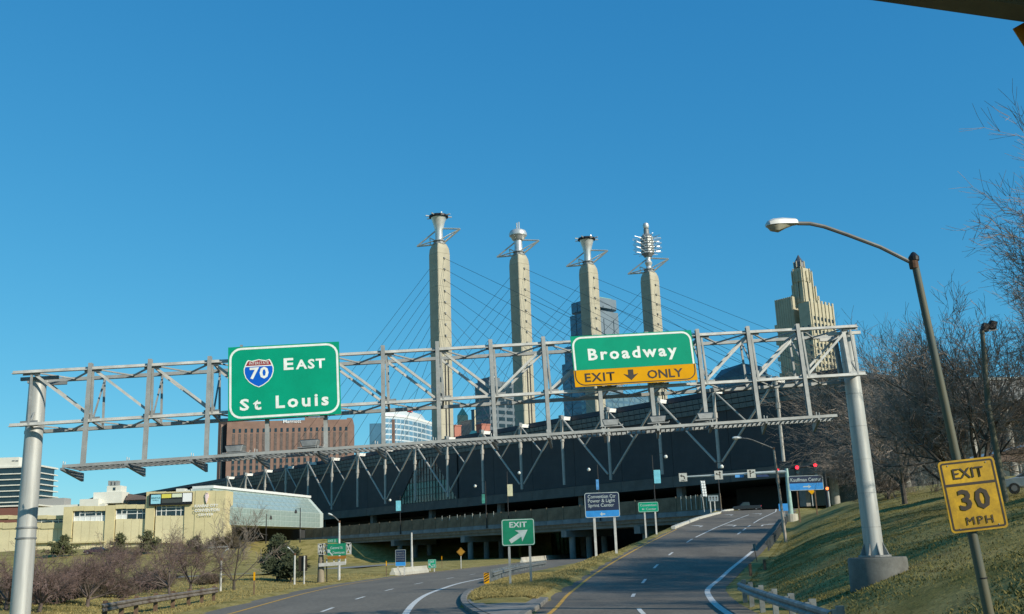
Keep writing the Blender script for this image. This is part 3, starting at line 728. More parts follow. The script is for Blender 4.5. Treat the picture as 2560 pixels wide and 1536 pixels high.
t, P0, a, c, top = simple('dark_glass_block', 'low dark glass block under the green pyramid roof', dkgl, 1176, 1152, 1180, 1052, 600)
t, P0, a, c, top = simple('slim_grey_tower', 'slim dark tower with one edge coloured cream as sunlit beside the office block', gof, 1185, 1178, 1189, 1026, 700)
MB().obb(P0 - uN * .02, dR * c, uN * .4, Z3 * (top - P0.z)).build('sunlit_tint_face', tan_st, t)  # cream slab colours this face as sunlit
t = thing('teal_roof_pavilion', 'low teal pyramid roof above the hall roof line', 'building', atD(1184, 1092, 480))
q = atD(1184, 1077, 480); MB().add([q + V((-2.4, -2.4, -2.4)), q + V((2.4, -2.4, -2.4)), q + V((2.4, 2.4, -2.4)), q + V((-2.4, 2.4, -2.4)), q + V((-1, 0, 0)), q + V((1, 0, 0))], [(0, 1, 5, 4), (1, 2, 5), (2, 3, 4, 5), (3, 0, 4)]).build('roof', mat('teal_metal', (.02, .12, .15), .5, var=.1), t)
MB().box(q + V((0, 0, -6)), (4.2, 4.2, 7.2)).build('wall', tan_st, t)

# tall glass skyscraper in tiers
sky_gl = mat('blue_tower_glass', (.10, .19, .26), .25, .1, var=.2, scale=.08, spec=.6, stretch=(1, 1, 3))
sky_gl2 = mat('blue_tower_stone', (.155, .205, .24), .6, .0, var=.06, scale=.1)
skt = thing('glass_skyscraper', 'tall stepped blue glass skyscraper behind the third mast', 'building', atD(1470, 1400, 720))
def tier(pxc, pxl, pxr, yt, zb, cham):
    P = atD(pxc, yt, 720); a = solve(P, dL, pxl); c = solve(P, dR, pxr); k = cham
    P0 = V((P.x, P.y, zb)); pts = [P0 + dL * k, P0 + dR * k, P0 + dR * (c - k), P0 + dR * c + dL * k, P0 + dR * c + dL * (a - k), P0 + dR * (c - k) + dL * a, P0 + dR * k + dL * a, P0 + dL * (a - k)]
    MB().prism(pts, Z3 * (P.z - zb)).build('tier', [sky_gl], skt); return P0, a, c, P.z
for arg in ((1488, 1421, 1546, 742, 170, 3), (1488, 1417, 1552, 774, 150, 3.4), (1488, 1403, 1556, 850, 130, 3.4), (1488, 1397, 1560, 893, 8, 3.4)):
    P0, a, c, zt = tier(*arg)
    # stone-clad right-hand face with dark slits
    MB().obb(P0 + dR * arg[5] - uN * .05, dR * (c - 2 * arg[5]), uN * .5, Z3 * (zt - P0.z)).build('stone_face', sky_gl2, skt)
    for f_ in (.28, .66): MB().obb(P0 + dR * c * f_ + uN * .4, dR * .5, uN * .2, Z3 * (zt - P0.z - 6)).build('slit_window', glass_dk, skt)
    for k in range(int(min(zt - P0.z, 70) / 3.9)): MB().obb(P0 + dL * arg[5] + V((0, 0, zt - P0.z - 3 - k * 3.9)) - nW * .02, dL * (a - 2 * arg[5]), nW * .14, Z3 * .5).build('floor_band', sky_gl2, skt)
    for k in (2, 5): MB().obb(P0 + dL * (arg[5] + (a - 2 * arg[5]) * k / 7) - nW * .02, dL * .35, nW * .2, Z3 * (zt - P0.z)).build('fin', navy_rf, skt)
P0, a, c, zt = P0, a, c, atD(1488, 742, 720).z
tt = atD(1488, 742, 720); MB().obb(tt + dR * 4 + dL * 3, dR * (solve(tt, dR, 1546) - 8), dL * 14, Z3 * 1.6).build('roof_rim', copper, skt)
# gridded glass block beside it
t, P0, a, c, top = simple('gridded_glass_block', 'low gridded glass block under the exit only sign', sky_gl, 1500, 1452, 1665, 981, 640)
grid(t, P0, dR, uN, c, top - 30, top - 1, 12, 7, mat('bright_window_glass', (.16, .24, .27), .12, .2, var=.3, scale=.2, spec=.9), .8, .6)
grid(t, P0, dL, nW, a, top - 30, top - 1, 5, 7, MATS['bright_window_glass'], .8, .6)

# block with slanted glass roof
sl_t = thing('slant_roof_block', 'dark blue office block with slanted grey glass roof left of the art deco tower', 'building', atD(1860, 1400, 560))
o, P0, a, c, top = block(sl_t, 'wall', mat('navy_glass', (.02, .04, .06), .2, var=.25, scale=.1, spec=.8), 1868, 1781, 1926, 936, 560)
q = V((P0.x, P0.y, top)); r0, r1, r2, r3 = q, q + dL * a, q + dL * a + dR * c, q + dR * c
e0 = q + dL * 4 + dR * 2 + Z3 * 7; e1 = q + dL * (a - 3) + dR * 5 + Z3 * 6.2; e2 = q + dL * (a - 3) + dR * c * .9 + Z3 * 6.2; e3 = q + dL * 4 + dR * c * .9 + Z3 * 7
MB().add([r0, r1, r2, r3, e0, e1, e2, e3], [(1, 0, 4, 5), (0, 3, 7, 4), (3, 2, 6, 7), (2, 1, 5, 6), (4, 7, 6, 5)]).build('glass_roof', mat('grey_roof_glass', (.09, .11, .12), .3, var=.2, scale=.2), sl_t)
MB().obb(q + dR * 1 + uN * 1.2, dR * (c - 2), uN * .3, Z3 * .8).build('white_rail', white_l, sl_t)
MB().obb(q + dR * c * .55 + uN * .2 + Z3 * 2.6, dR * c * .3, uN * .3, Z3 * 2.6).build('sign_board', pal_wh, sl_t)
grid(sl_t, P0, dL, nW, a, top - 9, top - 1, 9, 2, MATS['blue_tower_glass'], .8, .6)

# art deco tower
deco = mat('deco_limestone', (.47, .42, .29), .85, var=.08, scale=.2, fine=.05)
deco_t = thing('art_deco_tower', 'tan limestone art deco tower with stepped crown and lantern at the right', 'building', atD(2010, 1400, 540))
D_ = 540
o, P0, a, c, top = block(deco_t, 'wall', deco, 2022, 1995, 2082, 753, D_)
gsk = MB
for i in range(7): MB().obb(P0 + dR * (c * (.04 + .15 * i)) - uN * .02, dR * c * .055, uN * .55, Z3 * (top + 1.4 - P0.z)).build('pilaster', deco, deco_t)
grid(deco_t, P0, dR, uN, c, top - 62, top - 7, 6, 15, glass_dk, .38, .55, x0=.08, x1=.98)
grid(deco_t, P0, dL, nW, a, top - 62, top - 12, 2, 14, glass_dk, .3, .5)
q_ = atD(1995, 760, D_ + 14)
o2, P2, a2, c2, top2 = block(deco_t, 'wing', deco, 1980, 1936, 2000, 741, D_ + 10)
for i in range(8): MB().obb(P2 + dL * (a2 * (.05 + .125 * i)) - nW * .02, dL * a2 * .05, nW * .3, Z3 * (top2 - P2.z)).build('pilaster', deco, deco_t)
for i in range(6): MB().obb(P2 + dL * a2 + Z3 * (top2 - 16 - 9 * i - P2.z) , dL * 1.6, dR * 3, Z3 * 2.2).build('balcony', deco, deco_t)
# crown: setbacks with buttresses
def deco_tier(pxc, pxl, pxr, yt, yb, nb, hi):
    P = atD(pxc, yt, D_ + 12); zb = atD(pxc, yb, D_ + 12).z - 3; a = solve(P, dL, pxl); c = solve(P, dR, pxr); Q = V((P.x, P.y, zb)); h = P.z - zb
    MB().obb(Q, dL * a, dR * c, Z3 * h).build('crown_tier', deco, deco_t)
    for i in range(nb + 1):
        for d, n_, L_ in ((dR, uN, c), (dL, nW, a)):
            hh = h * (hi if i in (0, nb) else .8 + .15 * ((i + 1) % 2)); MB().prism([Q + d * (L_ * (i / nb) * .92) - n_ * .02, Q + d * (L_ * ((i / nb) * .92 + .08)) - n_ * .02, Q + d * (L_ * ((i / nb) * .92 + .08)) - n_ * .02 + Z3 * hh * .93, Q + d * (L_ * ((i / nb) * .92 + .04)) - n_ * .02 + Z3 * hh, Q + d * (L_ * ((i / nb) * .92)) - n_ * .02 + Z3 * hh * .93], n_ * .7).build('buttress', deco, deco_t)
    return Q, a, c, P.z
deco_tier(2006, 1979, 2046, 733, 755, 4, 1.05)
deco_tier(2006, 1980, 2038, 712, 745, 3, 1.1)
Q, a3, c3, z3 = deco_tier(2004, 1979, 2028, 676, 745, 2, 1.06)
for d, n_, L_ in ((dR, uN, c3), (dL, nW, a3)): MB().obb(Q + d * L_ * .42 + Z3 * (z3 - 16 - Q.z) - n_ * .02, d * L_ * .22, n_ * .1, Z3 * 12).build('tall_window', glass_dk, deco_t)
deco_tier(2003, 1982, 2022, 668, 690, 2, 1.04)
ctr = atD(1998, 664, D_ + 17); ln = mat('lantern_dark', (.10, .11, .12), .4, .3, var=.1)
MB().lathe(V((ctr.x, ctr.y, ctr.z - 1.5)), [(2.9, 0), (2.9, 2.6), (.1, 7.6)], 8).build('lantern', ln, deco_t)
for k in range(8):
    t_ = k * math.pi / 4; MB().bar(V((ctr.x + 3 * math.cos(t_), ctr.y + 3 * math.sin(t_), ctr.z - 1.5)), V((ctr.x + 3 * math.cos(t_), ctr.y + 3 * math.sin(t_), ctr.z + 2)), .4, .4).build('lantern_post', deco, deco_t)

# ------------------------------------------------------------------ far left: white banded block and low roofs
wh_c = mat('white_precast', (.70, .68, .58), .8, var=.05, scale=.2)
wb = thing('banded_office', 'white office block with dark ribbon windows at the far left edge', 'building', atD(40, 1400, 640))
pl = front(640); pl2 = front(641)
panel('core', glass_dk, wb, pl2, -60, 1290, 101, 1166, 20, -20)
panel('penthouse', wh_c, wb, pl2, -60, 1170, 48, 1143, 14, -14); panel('roof_slab', wh_c, wb, pl, -60, 1173, 104, 1163, 24, -24)
for k in range(6): panel('spandrel', wh_c, wb, pl, -60, 1189.5 + 14.2 * k, 103, 1181 + 14.2 * k, 24, -24)
for k in range(2): panel('vent', galv_dk, wb, pl2, 30 + 9 * k, 1154, 37 + 9 * k, 1151, .2, 0)
lw = thing('low_white_roofs', 'low cream rooftop buildings with plant room left of the dark roof', 'building', atD(200, 1400, 520))
pl = front(520)
panel('wall', wh_c, lw, pl, 80, 1300, 262, 1259, 16, -16); panel('wall', mat('grey_precast', (.33, .32, .29), .8, var=.1), lw, pl.sh(-6), 84, 1280, 161, 1245, 8, -8)
panel('wall', wh_c, lw, pl.sh(-3), 232, 1260, 305, 1229, 10, -10); panel('wall', wh_c, lw, pl.sh(-4), 266, 1240, 302, 1214, 8, -8); panel('wall', wh_c, lw, pl.sh(1), 198, 1270, 246, 1247, 8, -8)
panel('window', glass_dk, lw, pl.sh(-3.9), 283, 1226, 289, 1219, .2, 0)
for (x0, x1) in ((270, 276), (279, 285), (288, 295)): panel('cooling_unit', galv, lw, pl.sh(-6), x0, 1214, x1, 1202, 3, -3)
brn = mat('brown_tile_roof', (.13, .095, .075), .85, var=.15)
u0, v0, u1, v1 = px_rect(pl, 205, 1250, 268, 1222)
MB().prism([pl.at(u0, v0, -4), pl.at(u1, v0 + 1, -4), pl.at(u1, v1, -8), pl.at(u0 + 8, v0 + 3.4, -8)], V((0, 6, 0))).build('roof', brn, lw)
u0, v0, u1, v1 = px_rect(pl, 305, 1250, 345, 1231); MB().prism([pl.at(u0, v0, -4), pl.at(u1 + 3, v0, -4), pl.at(u1 - 2, v1 - 1, -8), pl.at(u0, v1, -8)], V((0, 6, 0))).build('roof', brn, lw)
rb = thing('brick_annex', 'red brown brick annex with dark roof at the far left', 'building', atD(30, 1400, 420)); pl = front(420)
panel('wall', mat('red_brown_brick', (.20, .085, .06), .85, var=.12), rb, pl, -80, 1330, 60, 1269, 12, -12); panel('coping', wh_c, rb, pl, -80, 1271, 96, 1261, 13, -13.1)

# ------------------------------------------------------------------ tan convention building on the left
tanw = mat('tan_precast', (.60, .52, .29), .85, var=.06, scale=.25, fine=.06)
tanp = mat('tan_precast_pale', (.66, .58, .35), .85, var=.06, scale=.25, fine=.06)
wfr = mat('white_window_frame', (.75, .76, .72), .5, var=.03)
con = thing('convention_building', 'tan precast convention centre block with strip windows and billboard on the left', 'building', atY(300, 1380, 300))
pc = front(300); zb_ = 6.0
def tan_wall(px0, px1, yt, off, m=tanw, yb=None, name='wall_panel', th=8):
    u0, v0 = pc.uv(px0, yt); u1, _ = pc.uv(px1, yt); vb = zb_ - pc.O.z if yb is None else pc.uv(px0, yb)[1]
    return MB().obb(pc.at(u0, vb, off), pc.u * (u1 - u0), Z3 * (v0 - vb), -pc.n * th).build(name, m, con)
def slabs(px0, px1, yt, off, n, yb=None, m=tanw, th=8):
    for k in range(n): tan_wall(px0 + (px1 - px0) * k / n + .3, px0 + (px1 - px0) * (k + 1) / n - .3, yt, off, m, yb, th=th)
slabs(366, 388, 1230, 0, 1); slabs(388, 463, 1230, 0, 3, 1266); slabs(388, 463, 1290, -.3, 4, None, tanp); slabs(463, 489, 1229, 0, 1); slabs(489, 565, 1227.5, .15, 3)
slabs(158, 181, 1268, -.4, 1); slabs(181, 263, 1266, -.4, 3, 1278); slabs(181, 263, 1303, -.8, 4, None, tanp); slabs(263, 287, 1264, -.4, 1); slabs(287, 366, 1262, -.4, 3, 1272.5); slabs(287, 366, 1298, -.8, 4, None, tanp)
slabs(-40, 155, 1289, -3, 4, 1298); slabs(-40, 155, 1307, -3.4, 6, 1322, tanw); slabs(-40, 155, 1321, -3.7, 8, None, tanp)
def win(px0, px1, yt, yb, off, blind=0):
    u0, v1 = pc.uv(px0, yt); u1, v0 = pc.uv(px1, yb); W_, H_ = u1 - u0, v0 - v1; H_ = v1 - v0
    g = MB().obb(pc.at(u0, v0, off - .6), pc.u * W_, Z3 * H_, pc.n * .1).build('window', glass_dk, con)
    for f_ in (0, .17, .33, .66, .83, .99): MB().obb(pc.at(u0 + W_ * f_, v0, off - .5), pc.u * .16, Z3 * H_, pc.n * .2).build('frame', wfr, g)
    for f_ in (.5, .8): MB().obb(pc.at(u0 + (0 if f_ == .5 else W_ * .17), v0 + H_ * f_, off - .5), pc.u * W_ * (1 if f_ == .5 else .66), Z3 * .16, pc.n * .22).build('frame', wfr, g)
    for k in range(6):
        if blind > k / 6: MB().obb(pc.at(u0 + W_ * k / 6 + .1, v0, off - .45), pc.u * (W_ / 6 - .1), Z3 * H_ * .48, pc.n * .06).build('blind', wfr, g)
    MB().obb(pc.at(u0 - .3, pc.uv(px0, 1359)[1], off + .02), pc.u * (W_ + .6), Z3 * .45, pc.n * .9).build('ledge', tanw, con)
win(389, 462, 1266, 1289, -.3); win(287, 365, 1273, 1297, -.8, .18); win(181, 262, 1279, 1303, -.8, .95); win(60, 146, 1297, 1308, -3.5, 0)
MB().obb(pc.at(pc.uv(-40, 1300)[0], -6, -4.2), pc.u * 100, Z3 * 20, -pc.n * 20).build('core', tanw, con) if False else None
rf = front(312); panel('roof_unit', wh_c, con, rf, 440, 1230, 461, 1221.5, 3, -3); panel('roof_unit', wh_c, con, rf, 477, 1230, 497.5, 1221.5, 3, -3); panel('roof_unit', wh_c, con, rf, 465, 1230, 474, 1225, 3, -3); panel('roof_unit', wh_c, con, rf, 543, 1228, 551, 1223, 2, -2)
# logo emblem and lettering
lt = mat('raised_white_letters', (.75, .76, .74), .5, var=.05); pl = pc.sh(.25)
pinkw = mat('pale_pink_enamel', (.78, .62, .60), .5, var=.05)
b = MB(); cx, cy = pl.uv(517.5, 1241)
for s_ in (-1, 1):
    for k in range(6):
        t0 = math.pi / 2 + s_ * (.2 + k * .36); t1 = t0 + s_ * .36
        b.prism([pl.at(cx + s_ * .45 + math.cos(t) * r_, cy + math.sin(t) * r_) for t, r_ in ((t0, .62), (t0, 1.05), (t1, 1.05), (t1, .62))], pl.n * .3)
b.prism([pl.at(cx - .42, cy + .7), pl.at(cx + .42, cy + .7), pl.at(cx + .3, cy - 1.2), pl.at(cx, cy - 2.1), pl.at(cx - .3, cy - 1.2)], pl.n * .4); b.build('emblem', pinkw, con)
for s_, x0, y0, x1, y1 in (('KANSAS CITY', 488, 1269.5, 547, 1260), ('CONVENTION', 487.5, 1281, 550, 1270.5), ('CENTER', 497, 1290.5, 535, 1283)):
    text(s_, lt, con, pl, x0, y0, x1, y1, .02, .5, name='raised_lettering')
# billboard
bl = thing('billboard', 'video billboard with cyan, yellow, pale and white panels on the tan wall', 'billboard', pc.P(428, 1263, .4)); pl = pc.sh(.35)
panel('casing', black_m, bl, pl, 373.5, 1265, 482, 1231.5, .5, 0); pl = pl.sh(.52)
panel('screen', mat('panel_cyan', (.30, .62, .72), .4, var=.04), bl, pl, 377, 1260.5, 402, 1237, .05); panel('screen', mat('panel_yellow', (.68, .60, .10), .4, var=.04), bl, pl, 404, 1246, 428.5, 1235, .05)
panel('screen', mat('panel_pale', (.66, .70, .50), .4, var=.04), bl, pl, 430, 1244, 455, 1234, .05); panel('screen', mat('panel_grey', (.06, .065, .06), .4, var=.1), bl, pl, 404, 1258.5, 455, 1247, .05); panel('screen', mat('panel_white', (.80, .80, .78), .4, var=.03), bl, pl, 456.5, 1255, 480, 1232.5, .05)
tl = mat('dark_teal_print', (.02, .10, .12), .5, var=0); text('BARTLE', tl, bl, pl, 379, 1248, 400.5, 1243, .02, .06); text('HALL', tl, bl, pl, 382, 1253, 397, 1248.8, .02, .06)

# ------------------------------------------------------------------ glass connector over the street
cg = mat('pale_green_glass', (.34, .44, .40), .15, .1, var=.18, scale=.15, spec=.8)
cfr = mat('connector_frame', (.48, .56, .52), .5, var=.05)
A_ = atY(567, 1318, 303); B_ = atY(778, 1306, 362); A_.z = B_.z = 0; uC = B_ - A_; LC = uC.length; uC.normalize(); nC = V((uC.y, -uC.x, 0))
cp = lambda d, off, z: A_ + uC * d + nC * off + Z3 * z
gcn = thing('glass_connector', 'pale green glass connector bridge between tan building and dark hall', 'building', cp(LC / 2, 0, 0))
MB().prism([cp(.5, -.2, 12.9), cp(.5, -.2, 18), cp(.5, -5.6, 23.8), cp(.5, -12, 23.8), cp(.5, -12, 12.9)], uC * (LC + 10.5)).build('frame', cfr, gcn)
MB().obb(cp(.5, -5.0, 23.85), uC * (LC + 10.5), -nC * 7, Z3 * .8).build('roof_edge', wfr, gcn)
nP = 15; pwid = LC / nP
m1 = MB().obb((.12, 0, 0), (pwid - .24, 0, 0), (0, .08, 0), (0, 0, 1.55)).mesh('pane', cg)
sv = (V((0, 0, 5.8)) - nC * 5.4); sl_ = sv.length; sv.normalize(); sn = uC.cross(sv) if uC.cross(sv).dot(nC) > 0 else sv.cross(uC)
m2 = MB().obb((.12, 0, 0), (pwid - .24, 0, 0), (0, .08, 0), (0, 0, sl_ / 4 - .2)).mesh('pane', cg)
for k in range(nP + 2):
    for j in range(3): place(m1, 'pane', gcn, frameM(cp(k * pwid, -.22, 13.1 + j * 1.66), uC, nC, Z3))
    for j in range(4): place(m2, 'pane', gcn, frameM(cp(k * pwid, -.2, 18.05) + sv * (j * sl_ / 4 + .08), uC, sn, sv))
MB().obb(cp(20, -12, 5), uC * (LC + 10), -nC * 14, Z3 * 7.8).build('shade_block', slate, gcn)  # dark block put in for the shade under the connector

# ------------------------------------------------------------------ sign gantry over the road
gTL, gTR, gBL, gBR = V((-14.99, 29.68, 7.94)), V((11.33, 32.31, 8.97)), V((-14.97, 29.59, 6.34)), V((11.35, 32.22, 7.37))
gu = (gTR - gTL).normalized(); gv = (gTL - gBL); gv = (gv - gu * gv.dot(gu)).normalized()
GP = Plane(gBL, gu, gv); gb = -GP.n; TW = 1.15
gan = thing('sign_gantry', 'galvanised steel truss sign gantry spanning the road on two round posts', 'gantry', (-2, 31, 0))
_, gh = GP.uv(37, 932.6)
def gpt(u_, v_, back=0, fwd=0): return GP.O + gu * u_ + gv * v_ + gb * back + GP.n * fwd
LG = 26.46; vT = 1.6
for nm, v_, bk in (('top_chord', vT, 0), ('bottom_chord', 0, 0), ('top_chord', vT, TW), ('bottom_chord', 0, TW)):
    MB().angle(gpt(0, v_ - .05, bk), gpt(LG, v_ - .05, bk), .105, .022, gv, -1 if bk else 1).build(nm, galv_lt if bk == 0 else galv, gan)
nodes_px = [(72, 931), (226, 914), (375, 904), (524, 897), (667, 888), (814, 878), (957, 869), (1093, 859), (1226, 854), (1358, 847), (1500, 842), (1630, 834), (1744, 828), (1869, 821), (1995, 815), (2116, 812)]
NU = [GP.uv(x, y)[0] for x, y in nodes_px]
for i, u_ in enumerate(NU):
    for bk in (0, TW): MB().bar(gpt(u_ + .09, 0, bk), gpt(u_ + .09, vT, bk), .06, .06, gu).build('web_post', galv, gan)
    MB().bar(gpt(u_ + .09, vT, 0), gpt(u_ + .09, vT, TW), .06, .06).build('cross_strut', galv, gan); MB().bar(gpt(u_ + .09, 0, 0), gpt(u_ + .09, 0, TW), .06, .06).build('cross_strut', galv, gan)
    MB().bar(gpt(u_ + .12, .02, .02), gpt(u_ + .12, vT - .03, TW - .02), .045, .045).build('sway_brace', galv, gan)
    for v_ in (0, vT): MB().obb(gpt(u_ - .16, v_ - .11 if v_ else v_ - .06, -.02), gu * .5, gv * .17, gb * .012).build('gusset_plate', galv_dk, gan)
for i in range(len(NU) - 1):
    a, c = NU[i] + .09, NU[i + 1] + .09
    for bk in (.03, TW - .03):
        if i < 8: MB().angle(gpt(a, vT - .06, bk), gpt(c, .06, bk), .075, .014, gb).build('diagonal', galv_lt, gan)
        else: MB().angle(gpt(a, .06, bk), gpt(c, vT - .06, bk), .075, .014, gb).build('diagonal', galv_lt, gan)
    m_ = (a + c) / 2
    for v_ in (0, vT):
        MB().bar(gpt(a, v_, .03), gpt(m_, v_, TW), .05, .04).build('lateral', galv, gan); MB().bar(gpt(m_, v_, TW), gpt(c, v_, .03), .05, .04).build('lateral', galv, gan)
# hangers that carry the signs and the lighting walkway
hang = [((226, 910), (205, 1160)), ((375, 900), (359, 1148)), ((524, 893), (514, 1137)), ((668, 884), (667, 1128)), ((812, 875), (814, 1117)), ((957, 866), (958, 1106)), ((1093, 856), (1098, 1095)), ((1226, 851), (1238, 1084)), ((1358, 844), (1373, 1080)), ((1489, 838), (1507, 1066)), ((1616, 832), (1637, 1056)), ((1743, 825), (1766, 1042)), ((1869, 818), (1899, 1046)), ((1994, 812), (2026, 1040))]
HW = []
GPf = GP.sh(.12)
for (x0, y0), (x1, y1) in hang:
    a, c = GPf.P(x0, y0), GPf.P(x1, y1); a = a + gv * .03
    m = MB(); d = (c - a); sx = gu; c = c - gv * .16
    m.bar(a, c, .12, .02, GP.n); m.bar(a + GP.n * -.06, c + GP.n * -.06, .02, .11, GP.n); m.bar(a + GP.n * -.11, c + GP.n * -.11, .12, .02, GP.n)
    m.build('hanger', galv, gan); HW.append(c)
# walkway
WL = HW[0] - gu * .25; WR = HW[-1] + gu * .5
fw = V((-.12, -1, .03)).normalized(); dn = -gv
wa, wb_ = GP.sh(1.2).P(155, 1170) - fw * 1.05, GP.sh(1.2).P(2094, 1042) - fw * 1.05
wk = MB().obb(wa + fw * 1.05, wb_ - wa, -fw * .06, gv * .085).build('walkway_rail', galv, gan)
MB().obb(wa + fw * .18, wb_ - wa, -fw * .06, gv * .085).build('walkway_rail', galv, gan)
gr = MB(); n_ = 150
for k in range(n_): 
    p = wa + (wb_ - wa) * ((k + .5) / n_); gr.obb(p + fw * .98 - gv * .005, gu * .035, -fw * .76, gv * .045)
o = gr.build('walkway_grating', galv_dk, gan); o['kind'] = 'stuff'
for c in HW:
    t_ = (c - wa).dot(gu) / (wb_ - wa).length; Q_ = wa + (wb_ - wa) * t_
    MB().prism([Q_ + fw * 1.10 - gv * .005, Q_ + fw * 1.10 - gv * .07, c - gv * .36, c - gv * .12], gu * .07).build('walkway_bracket', galv_dk, gan)
    m = MB(); m.tube(Q_ + fw * .95 + gv * .1, Q_ + fw * .95 + gv * .2, .014, n=6); m.tube(Q_ + fw * 1.0 + gu * .08 + gv * .1, Q_ + fw * 1.0 + gu * .08 + gv * .17, .014, n=6); m.build('clamp_bolt', galv_lt, gan)
# flood lamps on the walkway, aimed up at the signs
def flood(px_, py):
    q = GP.sh(.85).P(px_, py); m = MB()
    x = gu; up = gv
    m.prism([q - x * .2 - up * .02, q + x * .2 - up * .02, q + x * .26 + up * .17, q - x * .26 + up * .17], fw * .3)
    o = m.build('flood_lamp', galv_dk, gan, bevel=.02)
    MB().obb(q - x * .24 + up * .172 + fw * .02, x * .48, fw * .26, up * .02).build('lens', glass_dk, o)
    MB().obb(q - x * .33 - up * .05, x * .66, fw * .3, up * .025).build('lamp_tray', galv_dk, o)
    MB().path([q + x * .2, q + x * .32 - up * .02, q + x * .36 + up * .05], .012, 5).build('conduit', galv_lt, o)
for q in ((594, 1132), (780, 1118), (1528, 1066), (1645, 1058), (1763, 1050)): flood(*q)
# posts
lp = atY(66, 1330, 30.2); lp = V((lp.x, lp.y, ground(lp.x, lp.y))); lt_ = lp + V((0, 0, 0)); lt_.z = gpt(.8, vT - .12).z
pl_ = MB().path([lp - Z3 * .2, V((lp.x, lp.y, 4.2)), V((lp.x, lp.y, lt_.z))], [.285, .27, .245], 28).build('post', alum, gan, smooth=True)
for zz in (3.05, 3.35): MB().lathe(V((lp.x, lp.y, zz)), [(.278, 0), (.296, .01), (.296, .05), (.278, .06)], 28).build('band', galv_dk, pl_, smooth=True)
rp_b = atY(2187, 1388, 33.0); rb_top = atY(2112, 830, 33.0); rt = gpt(LG - .3, vT - .1, TW / 2)
pipe_top = V((rp_b.x * .35 + rb_top.x * .65, 33.0, rt.z))
pr_ = MB().path([rp_b - Z3 * .05, rp_b.lerp(pipe_top, .5), pipe_top], [.30, .275, .245], 28).build('post', alum, gan, smooth=True)
for k in range(6): 
    t = .12 + k * .15; q = rp_b.lerp(pipe_top, t); MB().lathe(q, [(.296 - .05 * t, 0), (.303 - .05 * t, .01), (.296 - .05 * t, .02)], 28).build('weld_ring', galv_dk, pr_, smooth=True)
for k in range(8):
    t = k * math.pi / 4; dd = V((math.cos(t), math.sin(t), 0)); MB().prism([rp_b + dd * .28, rp_b + dd * .47, rp_b + dd * .28 + Z3 * .42], V((-dd.y, dd.x, 0)) * .03).build('base_fin', galv_dk, pr_)
MB().lathe(rp_b - Z3 * .06, [(.5, 0), (.5, .06)], 20).build('base_plate', galv_dk, pr_)
ft = rp_b - Z3 * .07; ft.x += .06
foot_m = mat('footing_concrete', (.15, .15, .13), .85, var=.22, scale=1.3, fine=.1)
MB().lathe(V((ft.x, ft.y, ft.z - 1.7)), [(.92, 0), (.90, 1.64), (.87, 1.70)], 40).build('footing', foot_m, gan, smooth=True)
rv = GP.uv(2110, 850); MB().bar(gpt(LG - .45, 0, .1), gpt(LG - .45, vT, .1), .12, .12, gu).build('end_post', galv_lt, gan); MB().bar(gpt(LG - .32, 0, TW), gpt(LG - .32, vT, TW), .1, .1, gu).build('end_post', galv, gan)
for bk in (.2, .95): MB().obb(gpt(LG - .9, vT - .2, bk), gu * 1.1, gv * .1, gb * .08).build('saddle', galv_lt, gan); MB().obb(gpt(.15, vT - .2, bk), gu * 1.1, gv * .1, gb * .08).build('saddle', galv_dk, gan)

# ------------------------------------------------------------------ overhead guide signs
def rrect(pl, u0, v0, u1, v1, r, off, n=5):
    pts = []
    for cx, cy, t0 in ((u1 - r, v1 - r, 0), (u0 + r, v1 - r, 90), (u0 + r, v0 + r, 180), (u1 - r, v0 + r, 270)):
        for k in range(n + 1):
            t = R(t0 + 90 * k / n); pts.append(pl.at(cx + r * math.cos(t), cy + r * math.sin(t), off))
    return pts
def border(name, m, parent, pl, rect, inset, wd, r, off, arc=None):
    u0, v0, u1, v1 = rect; a = rrect(pl, u0 + inset, v0 + inset, u1 - inset, v1 - inset, r, off); c = rrect(pl, u0 + inset + wd, v0 + inset + wd, u1 - inset - wd, v1 - inset - wd, max(.005, r - wd), off); n = len(a)
    b = MB(); b.v = [tuple(q) for q in a + c]; idx = range(n) if arc is None else arc
    for i in idx: j = (i + 1) % n; b.f.append((i, j, n + j, n + i)); b.mi.append(0)
    return b.build(name, m, parent)
def poly(name, m, parent, pl, pts, off):
    return MB().quad(*[pl.at(*pl.uv(x, y), off) for x, y in pts]).build(name, m, parent)
SG = GP.sh(.30)
g1 = thing('guide_sign', 'large green interstate sign reading East St Louis on the gantry', 'road sign', SG.P(710, 1045), 'green signs on the gantry')
pn = panel('panel', sign_green, g1, SG, 570.5, 1053, 847.5, 855, .03); rc = px_rect(SG, 570.5, 1053, 847.5, 855)
for k in range(3): panel('stiffener', galv_dk, g1, SG, 600 + 100 * k, 1045, 606 + 100 * k, 862, .08, -.09)
border('border', sign_white, g1, SG, rc, .035, .065, .36, .036)
def text_on(parent, m, pl, s_, LL, UR, bold=.02, off=.034, name='lettering'): return text(s_, m, parent, pl, LL[0], LL[1], UR[0], UR[1], bold, off, .002, name)
text_on(g1, sign_white, SG, 'E', (709.6, 926.5), (733.7, 895.8), .035); text_on(g1, sign_white, SG, 'AST', (740, 925), (812.6, 896.6), .035)
text_on(g1, sign_white, SG, 'St', (599.8, 1028.6), (653.5, 996), .04); text_on(g1, sign_white, SG, 'Louis', (689.7, 1022.4), (821.4, 982.5), .035)
